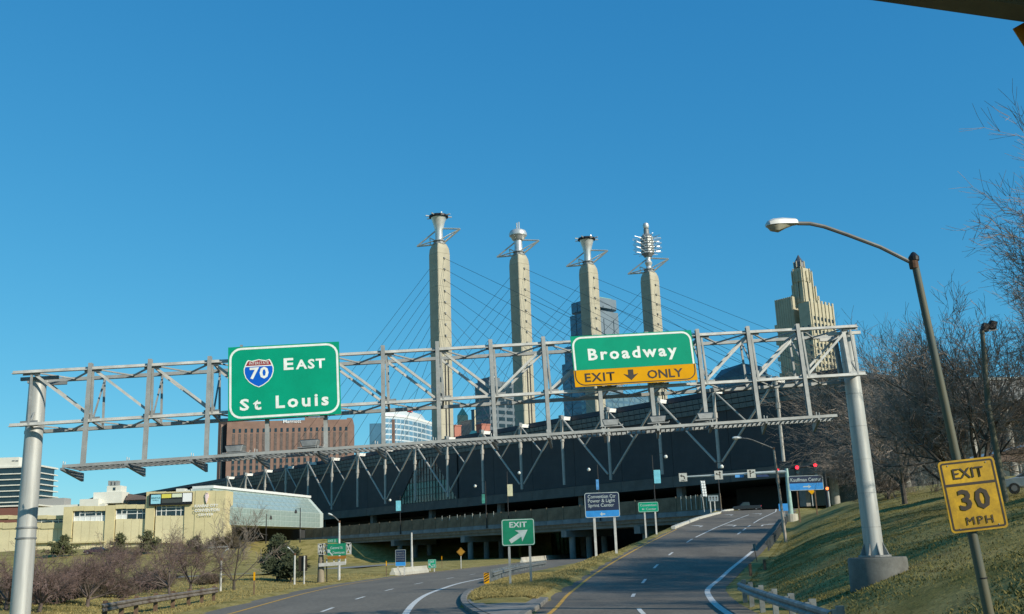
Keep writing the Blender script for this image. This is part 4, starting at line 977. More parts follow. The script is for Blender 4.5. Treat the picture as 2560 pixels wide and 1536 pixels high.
# interstate shield
sh_ = [(0, -1), (-.30, -.86), (-.62, -.62), (-.86, -.30), (-.97, .05), (-.98, .35), (-.90, .62), (-.78, .88), (-.70, .97), (-.45, .90), (-.2, .95), (0, 1.0), (.2, .95), (.45, .90), (.70, .97), (.78, .88), (.90, .62), (.98, .35), (.97, .05), (.86, -.30), (.62, -.62), (.30, -.86)]
cu_, cv_ = SG.uv(647.4, 934.3); a0 = SG.uv(609, 934)[0]; su = cu_ - a0; svv = (SG.uv(647, 899)[1] - SG.uv(647, 969.5)[1]) / 2
def shp(sc, off, pts): return [SG.at(cu_ + x * su * sc, cv_ + y * svv * sc, off) for x, y in pts]
MB().quad(*shp(1, .040, sh_)).build('shield', sign_white, g1)
MB().quad(*shp(.93, .043, [p for p in sh_ if p[1] < .5] [:6] + [(-.93, .52), (.93, .52)] + [p for p in sh_ if p[1] < .5][6:])).build('shield_field', sign_blue, g1)
MB().quad(*shp(.93, .043, [(-.90, .60)] + [p for p in sh_ if p[1] > .63] + [(.90, .60)])).build('shield_band', sign_red, g1)
text_on(g1, sign_white, SG, 'INTERSTATE', (623.5, 913.7), (672.5, 904.2), .0, .047); text_on(g1, sign_white, SG, '70', (625, 950), (672, 917.5), .035, .047)
g2 = thing('guide_sign', 'green Broadway sign with amber exit only strip on the gantry', 'road sign', SG.P(1585, 960), 'green signs on the gantry')
ru = px_rect(SG, 1438, 969, 1727, 826); vm = (SG.uv(1442.5, 927)[1] + SG.uv(1723, 910.7)[1]) / 2; u0, v0, u1, v1 = ru
MB().obb(SG.at(u0, vm, 0), gu * (u1 - u0), gv * (v1 - vm), GP.n * .03).build('panel', sign_green, g2); MB().obb(SG.at(u0, v0, 0), gu * (u1 - u0), gv * (vm - v0 - .004), GP.n * .03).build('amber_panel', sign_yel, g2)
for k in range(3): MB().obb(SG.at(u0 + .4 + k * 1.2, v0 + .1, -.09), gu * .08, gv * (v1 - v0 - .2), GP.n * .08).build('stiffener', galv_dk, g2)
b = MB(); a = rrect(SG, u0 + .03, v0 + .03, u1 - .03, v1 - .03, .3, .036); c = rrect(SG, u0 + .09, v0 + .09, u1 - .09, v1 - .09, .24, .036); n = len(a)
cut = lambda p: SG.at((p - SG.O).dot(gu), max((p - SG.O).dot(gv), vm), .036)
a1, c1 = [cut(p) for p in a], [cut(p) for p in c]; b.v = [tuple(q) for q in a1 + c1]
for i in range(n):
    j = (i + 1) % n
    if min((a[i] - SG.O).dot(gv), (a[j] - SG.O).dot(gv)) > vm - .5: 
        if max((a[i] - SG.O).dot(gv), (a[j] - SG.O).dot(gv)) > vm: b.f.append((i, j, n + j, n + i)); b.mi.append(0)
b.build('border', sign_white, g2)
b = MB(); cut = lambda p: SG.at((p - SG.O).dot(gu), min((p - SG.O).dot(gv), vm - .006), .036)
a1, c1 = [cut(p) for p in a], [cut(p) for p in rrect(SG, u0 + .06, v0 + .06, u1 - .06, v1 - .06, .27, .036)]; b.v = [tuple(q) for q in a1 + c1]
for i in range(n):
    j = (i + 1) % n
    if min((a[i] - SG.O).dot(gv), (a[j] - SG.O).dot(gv)) < vm: b.f.append((i, j, n + j, n + i)); b.mi.append(0)
b.build('border', sign_black, g2)
text_on(g2, sign_white, SG, 'Broadway', (1472, 911.5), (1689.5, 861), .035)
text_on(g2, sign_black, SG, 'EXIT', (1463, 956.5), (1535.5, 930.5), .02); text_on(g2, sign_black, SG, 'ONLY', (1619, 948), (1705.5, 921), .02)
cu_, cv_ = SG.uv(1577, 938); MB().quad(*[SG.at(cu_ + x, cv_ + y, .036) for x, y in ((0, -.17), (.24, .04), (.085, .0), (.085, .17), (-.085, .17), (-.085, 0), (-.24, .04))]).build('down_arrow', sign_black, g2)

# ------------------------------------------------------------------ signs on posts
def ground_sign(name, label, TL, TR, BL, posts, field, cat='road sign', border_m=sign_white, group=None, r=.1, bw=.03, post_m=None, ins=.02, Y=None, prad=.06, strip=None):
    base = hit(*posts[0]) if Y is None else None
    Yb = Y or base.y
    pl = Plane(atY(TL[0], TL[1], Yb - .15), (1, 0, 0))
    t = thing(name, label, cat, base if base is not None else V((pl.P(*TL).x, Yb, ground(pl.P(*TL).x, Yb))), group)
    u0, v1 = pl.uv(*TL); u1, v1b = pl.uv(*TR); _, v0 = pl.uv(*BL); v1 = (v1 + v1b) / 2
    MB().prism(rrect(pl, u0, v0, u1, v1, r, 0), pl.n * .025).build('panel', field, t)
    if strip: # lower part in another colour
        m_, fr_ = strip; vs = v0 + (v1 - v0) * fr_; MB().quad(pl.at(u0 + ins + .01, v0 + ins + .01, .028), pl.at(u1 - ins - .01, v0 + ins + .01, .028), pl.at(u1 - ins - .01, vs, .028), pl.at(u0 + ins + .01, vs, .028)).build('lower_panel', m_, t)
    if border_m: border('border', border_m, t, pl, (u0, v0, u1, v1), ins, bw, r, .031)
    for p in posts:
        q = pl.P(*p); gz = ground(q.x, Yb); MB().bar(V((q.x, Yb - .08, gz - .2)), V((q.x, Yb - .08, pl.O.z + v1 - .08)), prad * 2, prad * 1.4, V((0, 1, 0))).build('post', post_m or galv, t)
    return t, pl, (u0, v0, u1, v1)
def tri_arrow(t, m, pl, pts, off=.034, name='arrow'): return MB().quad(*[pl.at(u_, v_, off) for u_, v_ in pts]).build(name, m, t)
def uv_text(t, m, pl, s_, u0, v0, u1, v1, bold=.02, off=.034, name='lettering'):
    x0, y0 = proj(pl.at(u0, v0)); x1, y1 = proj(pl.at(u1, v1)); return text(s_, m, t, pl, x0, y0, x1, y1, bold, off, .001, name)
def fx(rc, a, b): return rc[0] + (rc[2] - rc[0]) * a, rc[1] + (rc[3] - rc[1]) * b
def frac_text(t, m, pl, rc, s_, a0, b0, a1, b1, bold=.02): uv_text(t, m, pl, s_, *fx(rc, a0, b0), *fx(rc, a1, b1), bold)
pale_l = mat('dim_white_letters', (.44, .51, .48), .5, var=.1)  # white greyed to carry the exit sign's shade
t, pl, rc = ground_sign('exit_sign', 'green exit sign with white diagonal arrow on the grass island', (1253, 1300), (1335, 1295.5), (1255, 1366), [(1276, 1461), (1328, 1457)], sign_green_dk, border_m=pale_l, r=.14, bw=.045, prad=.07)
frac_text(t, pale_l, pl, rc, 'EXIT', .24, .68, .77, .89, .03)
au, av = fx(rc, .51, .36); dv = V((.85, .53)).normalized(); nv = V((-dv.y, dv.x))
tri_arrow(t, pale_l, pl, [(au + dv.x * x * 1.0 + nv.x * y, av + dv.y * x * 1.0 + nv.y * y) for x, y in ((-.62, .13), (-.62, -.13), (.12, -.13), (.0, -.40), (.66, 0), (.0, .40), (.12, .13))])
t, pl, rc = ground_sign('wayfinding_sign', 'dark wayfinding sign to Convention Ctr, Power & Light and Sprint Center', (1460, 1234.5), (1547, 1228), (1464, 1296), [(1490, 1375), (1540, 1360)], navy, Y=86, border_m=pale_l, r=.2, bw=.05, strip=(sky_blue, .28), prad=.1, post_m=galv_lt)
for s_, b0, b1, a1 in (('Convention Ctr', .77, .91, .9), ('Power & Light', .56, .74, .87), ('Sprint Center', .38, .56, .84)): frac_text(t, pale_l, pl, rc, s_, .1, b0, a1, b1, .004)
au, av = fx(rc, .5, .14); w_ = (rc[2] - rc[0]) * .075; tri_arrow(t, pale_l, pl, [(au + w_, av + .05), (au + w_, av - .05), (au - w_ * .2, av - .05), (au - w_ * .2, av - .17), (au - w_, av), (au - w_ * .2, av + .17), (au - w_ * .2, av + .05)][::-1])
t, pl, rc = ground_sign('wayfinding_sign', 'small green Convention Center sign with left arrow at the ramp crest', (1594.5, 1257.6), (1645, 1253.4), (1597, 1281.4), [(1615, 1333), (1641, 1324)], sign_green, Y=117, border_m=pale_l, r=.16, bw=.04, prad=.09, post_m=galv_lt)
frac_text(t, pale_l, pl, rc, 'Convention', .1, .58, .9, .82, .004); frac_text(t, pale_l, pl, rc, 'Center', .38, .18, .88, .42, .004); au, av = fx(rc, .24, .3); tri_arrow(t, pale_l, pl, [(au + .14, av + .04), (au + .14, av - .04), (au, av - .04), (au, av - .12), (au - .16, av), (au, av + .12), (au, av + .04)][::-1])
t, pl, rc = ground_sign('wayfinding_sign', 'navy and blue Kauffman Center sign with right arrow', (1970, 1192), (2056, 1186), (1972.5, 1228), [(2001, 1306), (2044, 1290)], navy, border_m=pale_l, r=.25, bw=.05, strip=(sky_blue, .48), prad=.07, post_m=wood)
frac_text(t, pale_l, pl, rc, 'Kauffman Center', .06, .60, .94, .84, .004); au, av = fx(rc, .52, .25); tri_arrow(t, pale_l, pl, [(au - .5, av + .06), (au - .5, av - .06), (au + .15, av - .06), (au + .15, av - .22), (au + .5, av), (au + .15, av + .22), (au + .15, av + .06)][::-1])
ground_sign('blue_plate', 'small plain blue plate low beside the signal pole', (1946, 1260), (1969, 1259), (1947, 1278), [(1964, 1306)], sky_blue, border_m=None, r=.05)
t, pl, rc = ground_sign('lane_use_sign', 'pale grey lane use sign with black arrows at the bridge corner', (1770, 1240), (1795, 1238), (1771, 1254), [(1778, 1285), (1789, 1285)], mat('aged_grey_sheeting', (.22, .27, .28), .6, var=.1), border_m=None, r=.1, Y=196, post_m=galv_lt, prad=.1)
for a_ in (.2, .5, .8): au, av = fx(rc, a_, .5); tri_arrow(t, sign_black, pl, [(au - .06, av - .35), (au + .06, av - .35), (au + .06, av + .05), (au + .2, av + .05), (au, av + .4), (au - .2, av + .05), (au - .06, av + .05)])
t, pl, rc = ground_sign('wayfinding_sign', 'tall dark list sign with blue foot beside the shaded freeway edge', (988, 1375), (1014.5, 1374), (988.5, 1416.5), [(995, 1437), (1011, 1436)], navy, border_m=pale_l, r=.08, bw=.03, strip=(sky_blue, .25), prad=.09, post_m=galv_lt)
for k, s_ in enumerate(('Convention Ctr', 'Kauffman Center', 'Power & Light', 'Sprint Center')): frac_text(t, mat('faint_letters', (.25, .27, .27), .6, var=.1), pl, rc, s_, .1, .78 - k * .15, .88, .87 - k * .15, .0)
t, pl, rc = ground_sign('exit_number_sign', 'small green exit 2S sign at the far freeway edge', (1070, 1399.5), (1090, 1398.5), (1070.5, 1421), [(1075, 1428), (1086, 1427)], sign_green, border_m=pale_l, r=.08, bw=.03, prad=.07, post_m=galv_lt)
frac_text(t, pale_l, pl, rc, 'EXIT', .2, .6, .8, .85); frac_text(t, pale_l, pl, rc, '2S', .5, .15, .9, .45)
au, av = fx(rc, .3, .32); tri_arrow(t, pale_l, pl, [(au - .25, av + .25), (au - .22, av - .05), (au - .1, av + .02), (au + .2, av - .28), (au + .27, av - .2), (au - .04, av + .1), (au + .03, av + .22)])
def diamond_sign(label, c, half, base, Y=None, m=sign_yel):
    q = hit(*base) if Y is None else None; Yb = Y or q.y; pl = Plane(atY(c[0], c[1], Yb - .1), (1, 0, 0)); h = half * Yb / FPX
    t = thing('warning_sign', label, 'road sign', V((pl.O.x, Yb, ground(pl.O.x, Yb))))
    MB().prism([pl.at(0, -h), pl.at(h, 0), pl.at(0, h), pl.at(-h, 0)], pl.n * .03).build('panel', m, t)
    b = MB(); a = [(0, -h * .92), (h * .92, 0), (0, h * .92), (-h * .92, 0)]; c_ = [(x * .93, y * .93) for x, y in a]
    b.v = [tuple(pl.at(x, y, .034)) for x, y in a + c_]; b.f = [(i, (i + 1) % 4, 4 + (i + 1) % 4, 4 + i) for i in range(4)]; b.mi = [0] * 4; b.build('border', sign_black, t)
    MB().bar(V((pl.O.x, Yb - .04, ground(pl.O.x, Yb) - .2)), V((pl.O.x, Yb - .04, pl.O.z + h * .9)), .12, .08, V((0, 1, 0))).build('post', galv_lt, t)
diamond_sign('amber diamond warning sign in the shade under the street bridge', (1152, 1380), 10.5, (1153, 1421), m=mat('dull_amber', (.35, .17, .01), .6, var=.1))  # amber darker than the common sign amber
diamond_sign('small amber diamond sign below the Kauffman Center sign', (2029, 1228), 9, (2034, 1268), Y=190)
# hazard marker and its crash cushion in the gore
q = hit(1217, 1461); t = thing('hazard_marker', 'black and amber striped hazard board on the island nose', 'road sign', q)
pl = Plane(q + V((0, -.1, 0)), (1, 0, 0)); pw_ = 13 * q.y / FPX; ph_ = 25 * q.y / FPX
MB().obb(pl.at(-pw_ / 2, .05), pl.u * pw_, Z3 * ph_, pl.n * .03).build('board', sign_yel, t)
for k in range(4):
    v_ = .09 + k * ph_ * .24; MB().quad(pl.at(-pw_ * .44, v_, .034), pl.at(pw_ * .44, v_ - .0 + pw_ * .5, .034), pl.at(pw_ * .44, min(ph_, v_ + pw_ * .5 + .1), .034), pl.at(-pw_ * .44, v_ + .1, .034)).build('stripe', sign_black, t)
MB().bar(q - Z3 * .2, q + Z3 * ph_, .08, .06, V((0, 1, 0))).build('post', galv, t)
# exit speed sign, strapped to the near lamp post (built with the lamp below)

# ------------------------------------------------------------------ street lamps
lamp_g = mat('weathered_green_steel', (.062, .088, .086), .65, .05, var=.3, scale=1.6, col2=(.16, .135, .065), stretch=(2, 2, .35))
lamp_w = mat('lamp_housing', (.62, .63, .58), .5, .1, var=.08)
lamp_ln = mat('lamp_lens', (.42, .40, .30), .25, var=.1)
def cobra(base, top, arm, head_end, label, r0, r1, m, ra=.05, hl=None, group='cobra head street lamps', cap=True, flat=1.0):
    """base, top of pole; arm: list of points from pole to head; head_end: tip"""
    t = thing('street_lamp', label, 'street lamp', base, group)
    p = MB().path([base - Z3 * .2, base.lerp(top, .5), top], [r0, (r0 + r1) / 2, r1], 14).build('pole', m, t, smooth=True)
    if cap:
        MB().lathe(top, [(r1 * 1.5, -.02), (r1 * 1.55, .06), (r1 * .6, .15), (.01, .17)], 12).build('cap', black_m, p)
    MB().lathe(arm[0] - Z3 * .1, [(r1 * 1.25, 0), (r1 * 1.35, .1), (r1 * 1.25, .2)], 12).build('collar', mat('rusty_collar', (.12, .06, .03), .8, var=.3, scale=5), p)
    MB().path(arm, ra, 8).build('arm', mat('arm_steel', (.17, .17, .155), .6, .2, var=.2, scale=2), t, smooth=True)
    a, e = arm[-1], head_end; d = (e - a); L_ = d.length; d.normalize(); sd = V((-d.y, d.x, 0)).normalized(); up = sd.cross(d); up = up if up.z > 0 else -up
    h = MB(); prof = [(0, .07, .10), (.05, .12, .15), (.45, .17, .19), (.75, .19, .18), (.93, .15, .12), (1.0, .06, .05)]; k = L_ / .9
    for f_, wd, hh in prof:
        c = a + d * L_ * f_
        for x, y in ((-wd, -.02), (-wd * .9, hh * .55), (0, hh), (wd * .9, hh * .55), (wd, -.02), (0, -.04)): h.v.append(tuple(c + sd * x * k + up * y * k))
    for i in range(5):
        for j in range(6): h.f.append((i * 6 + j, i * 6 + (j + 1) % 6, (i + 1) * 6 + (j + 1) % 6, (i + 1) * 6 + j)); h.mi.append(0)
    h.f.append((5, 4, 3, 2, 1, 0)); h.f.append(tuple(range(30, 36))); h.mi += [0, 0]
    hd = h.build('head', lamp_w, t, smooth=True)
    ln = MB()
    for f_, wd, hh in ((.15, .05, .03), (.40, .13, .10), (.66, .17, .20), (.85, .14, .16), (.97, .05, .02)):
        c = a + d * L_ * f_
        for x, y in ((-wd, -.03), (-wd * .6, -hh * .8 - .02), (0, -hh - .02), (wd * .6, -hh * .8 - .02), (wd, -.03)): ln.v.append(tuple(c + sd * x * k + up * y * k))
    for i in range(4):
        for j in range(4): ln.f.append((i * 5 + j + 1, i * 5 + j, (i + 1) * 5 + j, (i + 1) * 5 + j + 1)); ln.mi.append(0)
    ln.build('lens', lamp_ln, hd, smooth=True)
    return t
YL = 20.0
b0 = atY(2448, 1420, YL); bz = ground(b0.x, YL); tp_ = atY(2285, 650, YL); bs = V((b0.x + .02, YL, bz)); tp2 = V((tp_.x * .5 + b0.x * .5, YL, tp_.z))
# keep the post upright: use the mean of its two ends
dxp = 0
bs = V((b0.x + .10, YL, bz)); tp2 = V((tp_.x, YL, tp_.z))
arm = [atY(2284, 660, YL), atY(2200, 618, YL), atY(2120, 588, YL), atY(2060, 567, YL - .05), atY(2025, 559.5, YL - .05), atY(1994, 559, YL - .1)]
near_lamp = cobra(bs, tp2, arm, atY(1915, 564, YL - .2), 'near street lamp with rusty green pole and long curved arm on the right', .098, .07, lamp_g, .042)
# the amber speed plate strapped to it
dirp = (tp2 - bs).normalized(); pu = V((1, 0, 0)); pu = (pu - dirp * pu.dot(dirp)).normalized()
sp_pl = Plane(atY(2425, 1240, YL - .13), pu, dirp)
t = thing('exit_speed_sign', 'amber exit 30 mph sign strapped to the near lamp post', 'road sign', atY(2430, 1330, YL - .12))
u0, v0 = sp_pl.uv(2378, 1331); u1, v1 = sp_pl.uv(2487, 1143); 
cL = (sp_pl.uv(2342, 1160)[0] + sp_pl.uv(2379, 1331)[0]) / 2; cR_ = (sp_pl.uv(2487, 1143)[0] + sp_pl.uv(2516, 1316)[0]) / 2
vt = (sp_pl.uv(2345, 1155)[1] + sp_pl.uv(2480, 1142)[1]) / 2; vb = (sp_pl.uv(2385, 1333)[1] + sp_pl.uv(2512, 1321)[1]) / 2
amb = mat('weathered_amber_sheeting', (.50, .29, .0), .55, var=.25, scale=2.2, fine=.08)
rcs = (cL, vb, cR_, vt)
MB().prism(rrect(sp_pl, cL, vb, cR_, vt, .07, 0), sp_pl.n * .02).build('panel', amb, t)
border('border', sign_black, t, sp_pl, rcs, .035, .035, .06, .024)
vm_ = vb + (vt - vb) * .655; MB().quad(*[sp_pl.at(a_, b_, .024) for a_, b_ in ((cL + .07, vm_ - .025), (cR_ - .07, vm_ - .025), (cR_ - .07, vm_ + .025), (cL + .07, vm_ + .025))]).build('rule', sign_black, t)
frac_text(t, sign_black, sp_pl, rcs, 'EXIT', .22, .735, .77, .88, .008); frac_text(t, sign_black, sp_pl, rcs, '30', .23, .29, .78, .585, .03); frac_text(t, sign_black, sp_pl, rcs, 'MPH', .29, .09, .76, .20, 0)
for a_, b_ in ((.16, .93), (.84, .93), (.16, .05), (.84, .06)): MB().tube(sp_pl.at(*fx(rcs, a_, b_), .02), sp_pl.at(*fx(rcs, a_, b_), .032), .012, n=6).build('bolt', galv_dk, t)
for b_ in (.12, .86):
    q = bs + dirp * ((sp_pl.at(0, vb + (vt - vb) * b_) - bs).dot(dirp)); MB().tube(q - dirp * .02, q + dirp * .02, .105, n=16).build('strap', galv_dk, t)
q = bs + dirp * ((atY(2462, 1445, YL) - bs).dot(dirp)); MB().tube(q - dirp * .012, q + dirp * .012, .101, n=14).build('band', black_m, near_lamp)

b2 = hit(1965, 1356); Y2 = b2.y
cobra(b2, V((b2.x - .3, Y2, atY(1929, 1118, Y2).z)), [V((b2.x - .3, Y2, atY(1929, 1122, Y2).z)), atY(1905, 1110, Y2), atY(1882, 1101, Y2), atY(1868, 1097, Y2), atY(1853, 1096, Y2)], atY(1830, 1096, Y2), 'slim rust-streaked street lamp behind the ramp guardrail', .15, .09, mat('rust_streaked_steel', (.42, .42, .38), .6, .3, var=.2, col2=(.26, .15, .07), scale=.8, stretch=(1, 1, .3)), .06, cap=False)
b3 = hit(847.6, 1451); Y3 = b3.y
cobra(b3, V((b3.x, Y3, atY(844, 1303, Y3).z)), [V((b3.x, Y3, atY(844, 1305, Y3).z)), atY(838, 1294, Y3), atY(831, 1289, Y3)], atY(820, 1284, Y3), 'white street lamp standing by the cantilever sign left of the freeway', .14, .09, galv_lt, .06, cap=False)
b4 = hit(736, 1462); Y4 = b4.y
cobra(b4, V((b4.x, Y4, atY(734, 1384, Y4).z)), [V((b4.x, Y4, atY(734, 1386, Y4).z)), atY(730, 1378, Y4), atY(725, 1373, Y4)], atY(718, 1368, Y4), 'low pale lamp post right of the dark pine', .09, .07, galv_lt, .05, cap=False)
b5 = hit(551, 1479); Y5 = b5.y
cobra(b5, V((b5.x, Y5, atY(552.5, 1396, Y5).z)), [V((b5.x, Y5, atY(552.5, 1398, Y5).z)), atY(556, 1386, Y5), atY(563, 1378, Y5)], atY(572, 1372, Y5), 'low pale lamp post beside the small bare tree on the left', .08, .06, galv_lt, .04, cap=False)
q = hit(1030, 1433); tag(MB().path([q - Z3 * .2, V((q.x, q.y, atY(1025, 1332, q.y).z))], [.17, .10], 10).build('pale_pole', galv_lt, smooth=True, origin=q), 'tall plain pale pole beside the dark list sign', 'pole')
q = hit(760, 1461); t = thing('board_post', 'pale post carrying the dark back of a board by the pine', 'post', q); MB().path([q - Z3 * .2, V((q.x, q.y, atY(757.5, 1390, q.y).z))], .07, 8).build('post', galv_lt, t); pl = Plane(q, (1, 0, 0)); panel('board', sign_black, t, pl, 745, 1428, 767, 1389, .06, -.2)
for px_, yt, yb, lb in ((634.6, 1431, 1488, 'orange-topped marker post nearest the small bare tree'), (966, 1403, 1440, 'orange-topped marker post left of the dark list sign'), (1105, 1391, 1420, 'orange-topped marker post right of the exit 2S sign')):
    q = hit(px_, yb); zt_ = atY(px_, yt, q.y).z; t = thing('marker_post', lb, 'marker post', q, 'roadside marker posts'); MB().bar(q - Z3 * .1, V((q.x, q.y, zt_ - .5)), .12, .06).build('stake', wood, t); MB().bar(V((q.x, q.y, zt_ - .5)), V((q.x, q.y, zt_)), .16, .08).build('reflector', sign_yel, t)
# flood light pole far right
YF = 52; q0 = atY(2503, 1205, YF); q1 = atY(2446, 828, YF); t = thing('floodlight_pole', 'thin grey pole with paired floodlights beyond the near lamp post', 'light pole', V((q0.x, YF, ground(q0.x, YF))))
MB().path([V((q0.x + .1, YF, ground(q0.x, YF) - .2)), V((q0.x - .1, YF, (q0.z + q1.z) / 2)), V((q1.x + .2, YF, q1.z))], [.16, .14, .11], 10).build('pole', lamp_g, t, smooth=True)
MB().bar(V((q1.x, YF, q1.z - .1)), V((q1.x + 1.0, YF, q1.z + .05)), .06, .06).build('crossarm', galv_dk, t)
for k, (x, y) in enumerate(((2464, 818), (2482, 812))):
    q = atY(x, y, YF - .1); MB().prism([q + V((-.22, 0, -.2)), q + V((.15, 0, -.24)), q + V((.3, 0, .16)), q + V((-.05, 0, .26))], (0, .3, 0)).build('floodlight', black_m, t, bevel=.03)

# lamp posts with banners on the street bridge
ban_c = mat('cyan_banner', (.35, .85, .95), .7, var=.12, scale=1.5, trans=.4); ban_y = mat('cream_banner', (.92, .86, .60), .7, var=.1, scale=1.5, trans=.4); ban_b = mat('blue_banner', (.15, .45, .8), .7, var=.2, scale=1.5, trans=.3); ban_g = mat('green_banner', (.06, .28, .22), .7, var=.2, scale=1.5)
globe_m = mat('lamp_globe', (.75, .74, .66), .3, var=.05)
lpl = Plane(bp(0, .7, 9), uB)
def bridge_lamp(px_, py0, gx_, gy_, bn, label):
    a = lpl.P(px_, py0); a.z = 8.2; g_ = lpl.P(gx_, gy_); top = V((a.x, a.y, g_.z + 1.0)); t = thing('banner_lamp', label, 'street lamp', a, 'black lamp posts along the street bridge')
    MB().path([a, V((a.x, a.y, 9.4)), V((a.x, a.y, top.z))], [.22, .13, .10], 8).build('post', black_m, t)
    e = V((g_.x, g_.y, top.z)); MB().bar(top, e, .08, .08).build('arm', black_m, t); MB().bar(e, e - Z3 * .5, .06, .06).build('drop', black_m, t)
    MB().lathe(e - Z3 * 1.25, [(.1, 0), (.34, .15), (.42, .45), (.2, .75)], 10).build('globe', globe_m, t, smooth=True)
    if bn:
        x0, y0, x1, y1, m_ = bn; pb = Plane(a + V((0, -.25, 0)), (1, -.1, 0)); panel('banner', m_, t, pb, x0, y0, x1, y1, .04); u_, v_ = pb.uv(x0, y1); MB().obb(pb.at(u_, v_, -.03), pb.u * (pb.uv(x1, y1)[0] - u_ + .3), Z3 * .08, pb.n * .05).build('banner_rod', black_m, t)
bridge_lamp(1001, 1330, 975, 1252, (990, 1278, 1002, 1252, ban_c), 'banner lamp with cyan banner below the glazed bay of the hall')
bridge_lamp(1216, 1295, 1188, 1217, (1205, 1259, 1212, 1236, ban_g), 'banner lamp with dim green banner, second from the left')
bridge_lamp(1271, 1292, 1298, 1184, (1269, 1241, 1281, 1211, ban_y), 'banner lamp with cream banner above the green exit sign')
bridge_lamp(1499, 1270, 1472, 1176, (1491, 1225, 1496.5, 1199, ban_b), 'banner lamp with edge-on blue banner behind the Convention Ctr sign')
bridge_lamp(1638, 1258, 1664.5, 1144, (1636, 1209, 1650, 1175, ban_c), 'banner lamp with bright cyan banner, rightmost of the banners')
bridge_lamp(1800, 1250, 1804.5, 1169, None, 'plain black lamp post at the right end of the street bridge')
# small lantern posts by the glass connector
for px_, lb in ((665, 'short black lantern post in front of the glass connector, left one'), (750, 'tall black lantern post in front of the glass connector, right one')):
    q = atY(px_, 1340, 318); q.z = 7.2; zt_ = atY(px_, 1270 if px_ > 700 else 1286, 318).z; t = thing('lantern_post', lb, 'street lamp', q, 'black lantern posts by the connector'); MB().path([q, V((q.x, q.y, zt_))], [.2, .12], 8).build('post', black_m, t)
    for s_ in ((-1,) if px_ > 700 else (1,)): MB().bar(V((q.x, q.y, zt_ - .3)), V((q.x + s_ * 1.4, q.y, zt_ - .3)), .1, .1).build('arm', black_m, t); MB().lathe(V((q.x + s_ * 1.4, q.y, zt_ - 1.7)), [(.12, 0), (.45, .2), (.3, .9), (.08, 1.3)], 8).build('lantern', black_m, t)

# ------------------------------------------------------------------ traffic signals at the head of the ramp
red_on = mat('red_signal_lens', (1.0, .02, .04), .4, var=0, emit=3.0)
pale_sgn = mat('regulatory_sign_white', (.46, .46, .40), .6, var=.08)
q = hit(1979, 1304); YS = q.y; t = thing('mast_arm', 'pale green signal mast arm reaching left over the ramp', 'signal pole', q)
MB().lathe(q - Z3 * .3, [(.95, 0), (.9, 1.25), (.85, 1.3)], 16).build('base', mat('pale_footing', (.45, .42, .33), .85, var=.1), t)
mg = mat('pale_green_paint', (.30, .44, .38), .5, var=.1); pt = atY(1962, 1172, YS)
MB().path([q + Z3 * 1.0, V((q.x, YS, pt.z))], [.36, .22], 12).build('pole', mg, t, smooth=True)
YA = YS + 4; e0 = V((q.x, YS, atY(1955, 1180, YS).z)); e1 = atY(1706, 1193, YS + 6); MB().path([e0, e1], [.24, .11], 10).build('arm', mat('pale_arm', (.60, .62, .55), .5, var=.08), t, smooth=True)
def on_arm(x): 
    a, c = 0., 1.
    for _ in range(40):
        m = (a + c) / 2
        if proj(e0.lerp(e1, m))[0] > x: a = m
        else: c = m
    return e0.lerp(e1, a)
def lane_sign(cx, y0, y1, w_, lab, strokes, txt=None):
    p = on_arm(cx); pl = Plane(p + V((0, -.35, 0)), (1, 0, 0)); t = thing('lane_sign', lab, 'road sign', pl.P(cx, y1), 'white lane signs on the mast arm')
    panel('plate', pale_sgn, t, pl, cx - w_ / 2, y1, cx + w_ / 2, y0, .04); k = w_ / 18.
    cxu, cvv = pl.uv(cx, (y0 + y1) / 2); sc = (pl.uv(cx + w_ / 2, y0)[0] - cxu)
    for pts in strokes: MB().quad(*[pl.at(cxu + x * sc, cvv + y * sc, .045) for x, y in pts]).build('arrow', sign_black, t)
    if txt: x0, y_0 = proj(pl.at(cxu - sc * .6, cvv - sc * .95)); x1, y_1 = proj(pl.at(cxu + sc * .6, cvv - sc * .62)); text(txt, sign_black, t, pl, x0, y_0, x1, y_1, .02, .045)
Lh = [(-.75, .35), (-.30, .72), (-.30, -.02)]; Lc = [(-.35, .45), (-.35, .22), (.15, .1), (.25, -.45), (.5, -.45), (.4, .2), (.1, .4)]
lane_sign(1707.5, 1183, 1204.5, 18.5, 'lane sign with left arrow and ONLY at the arm tip', [Lh, [(x, y) for x, y in Lc][::-1]], 'ONLY')
Uh = [(0 + .3, .95), (-.05, .5), (.65, .5)]
lane_sign(1796.5, 1177, 1199.5, 18.5, 'lane sign with straight and left arrows at mid arm', [Uh[::-1], [(.2, .5), (.2, -.8), (.42, -.8), (.42, .5)], [(-.8, .3), (-.35, .62), (-.35, .0)][::-1], [(-.4, .4), (-.4, .2), (.2, -.1), (.2, .12)]])
lane_sign(1878.5, 1174, 1195.5, 18.5, 'lane sign with straight and right arrows nearest the signal pole', [[(-.3, .95), (-.65, .5), (.05, .5)][::-1], [(-.42, .5), (-.42, -.8), (-.2, -.8), (-.2, .5)][::-1], [(.8, .4), (.35, .7), (.35, .1)], [(.4, .5), (.4, .3), (-.2, -.1), (-.2, .12)][::-1]])
def plate(x0, y1, x1, y0, m, lab): p = on_arm((x0 + x1) / 2); pl = Plane(p + V((0, -.3, 0)), (1, 0, 0)); o = panel('street_name_plate', m, None, pl, x0, y1, x1, y0, .05, origin=pl.P(x0, y1)); tag(o, lab, 'road sign')
plate(1838, 1194.5, 1859, 1187, mat('bright_blue_plate', (.10, .36, .72), .5, var=.15, scale=3), 'bright blue street name plate hanging under the mast arm'); plate(1892, 1193, 1922, 1186.5, mat('dark_blue_plate', (.015, .04, .12), .5, var=.1), 'dark blue street name plate nearer the signal pole')
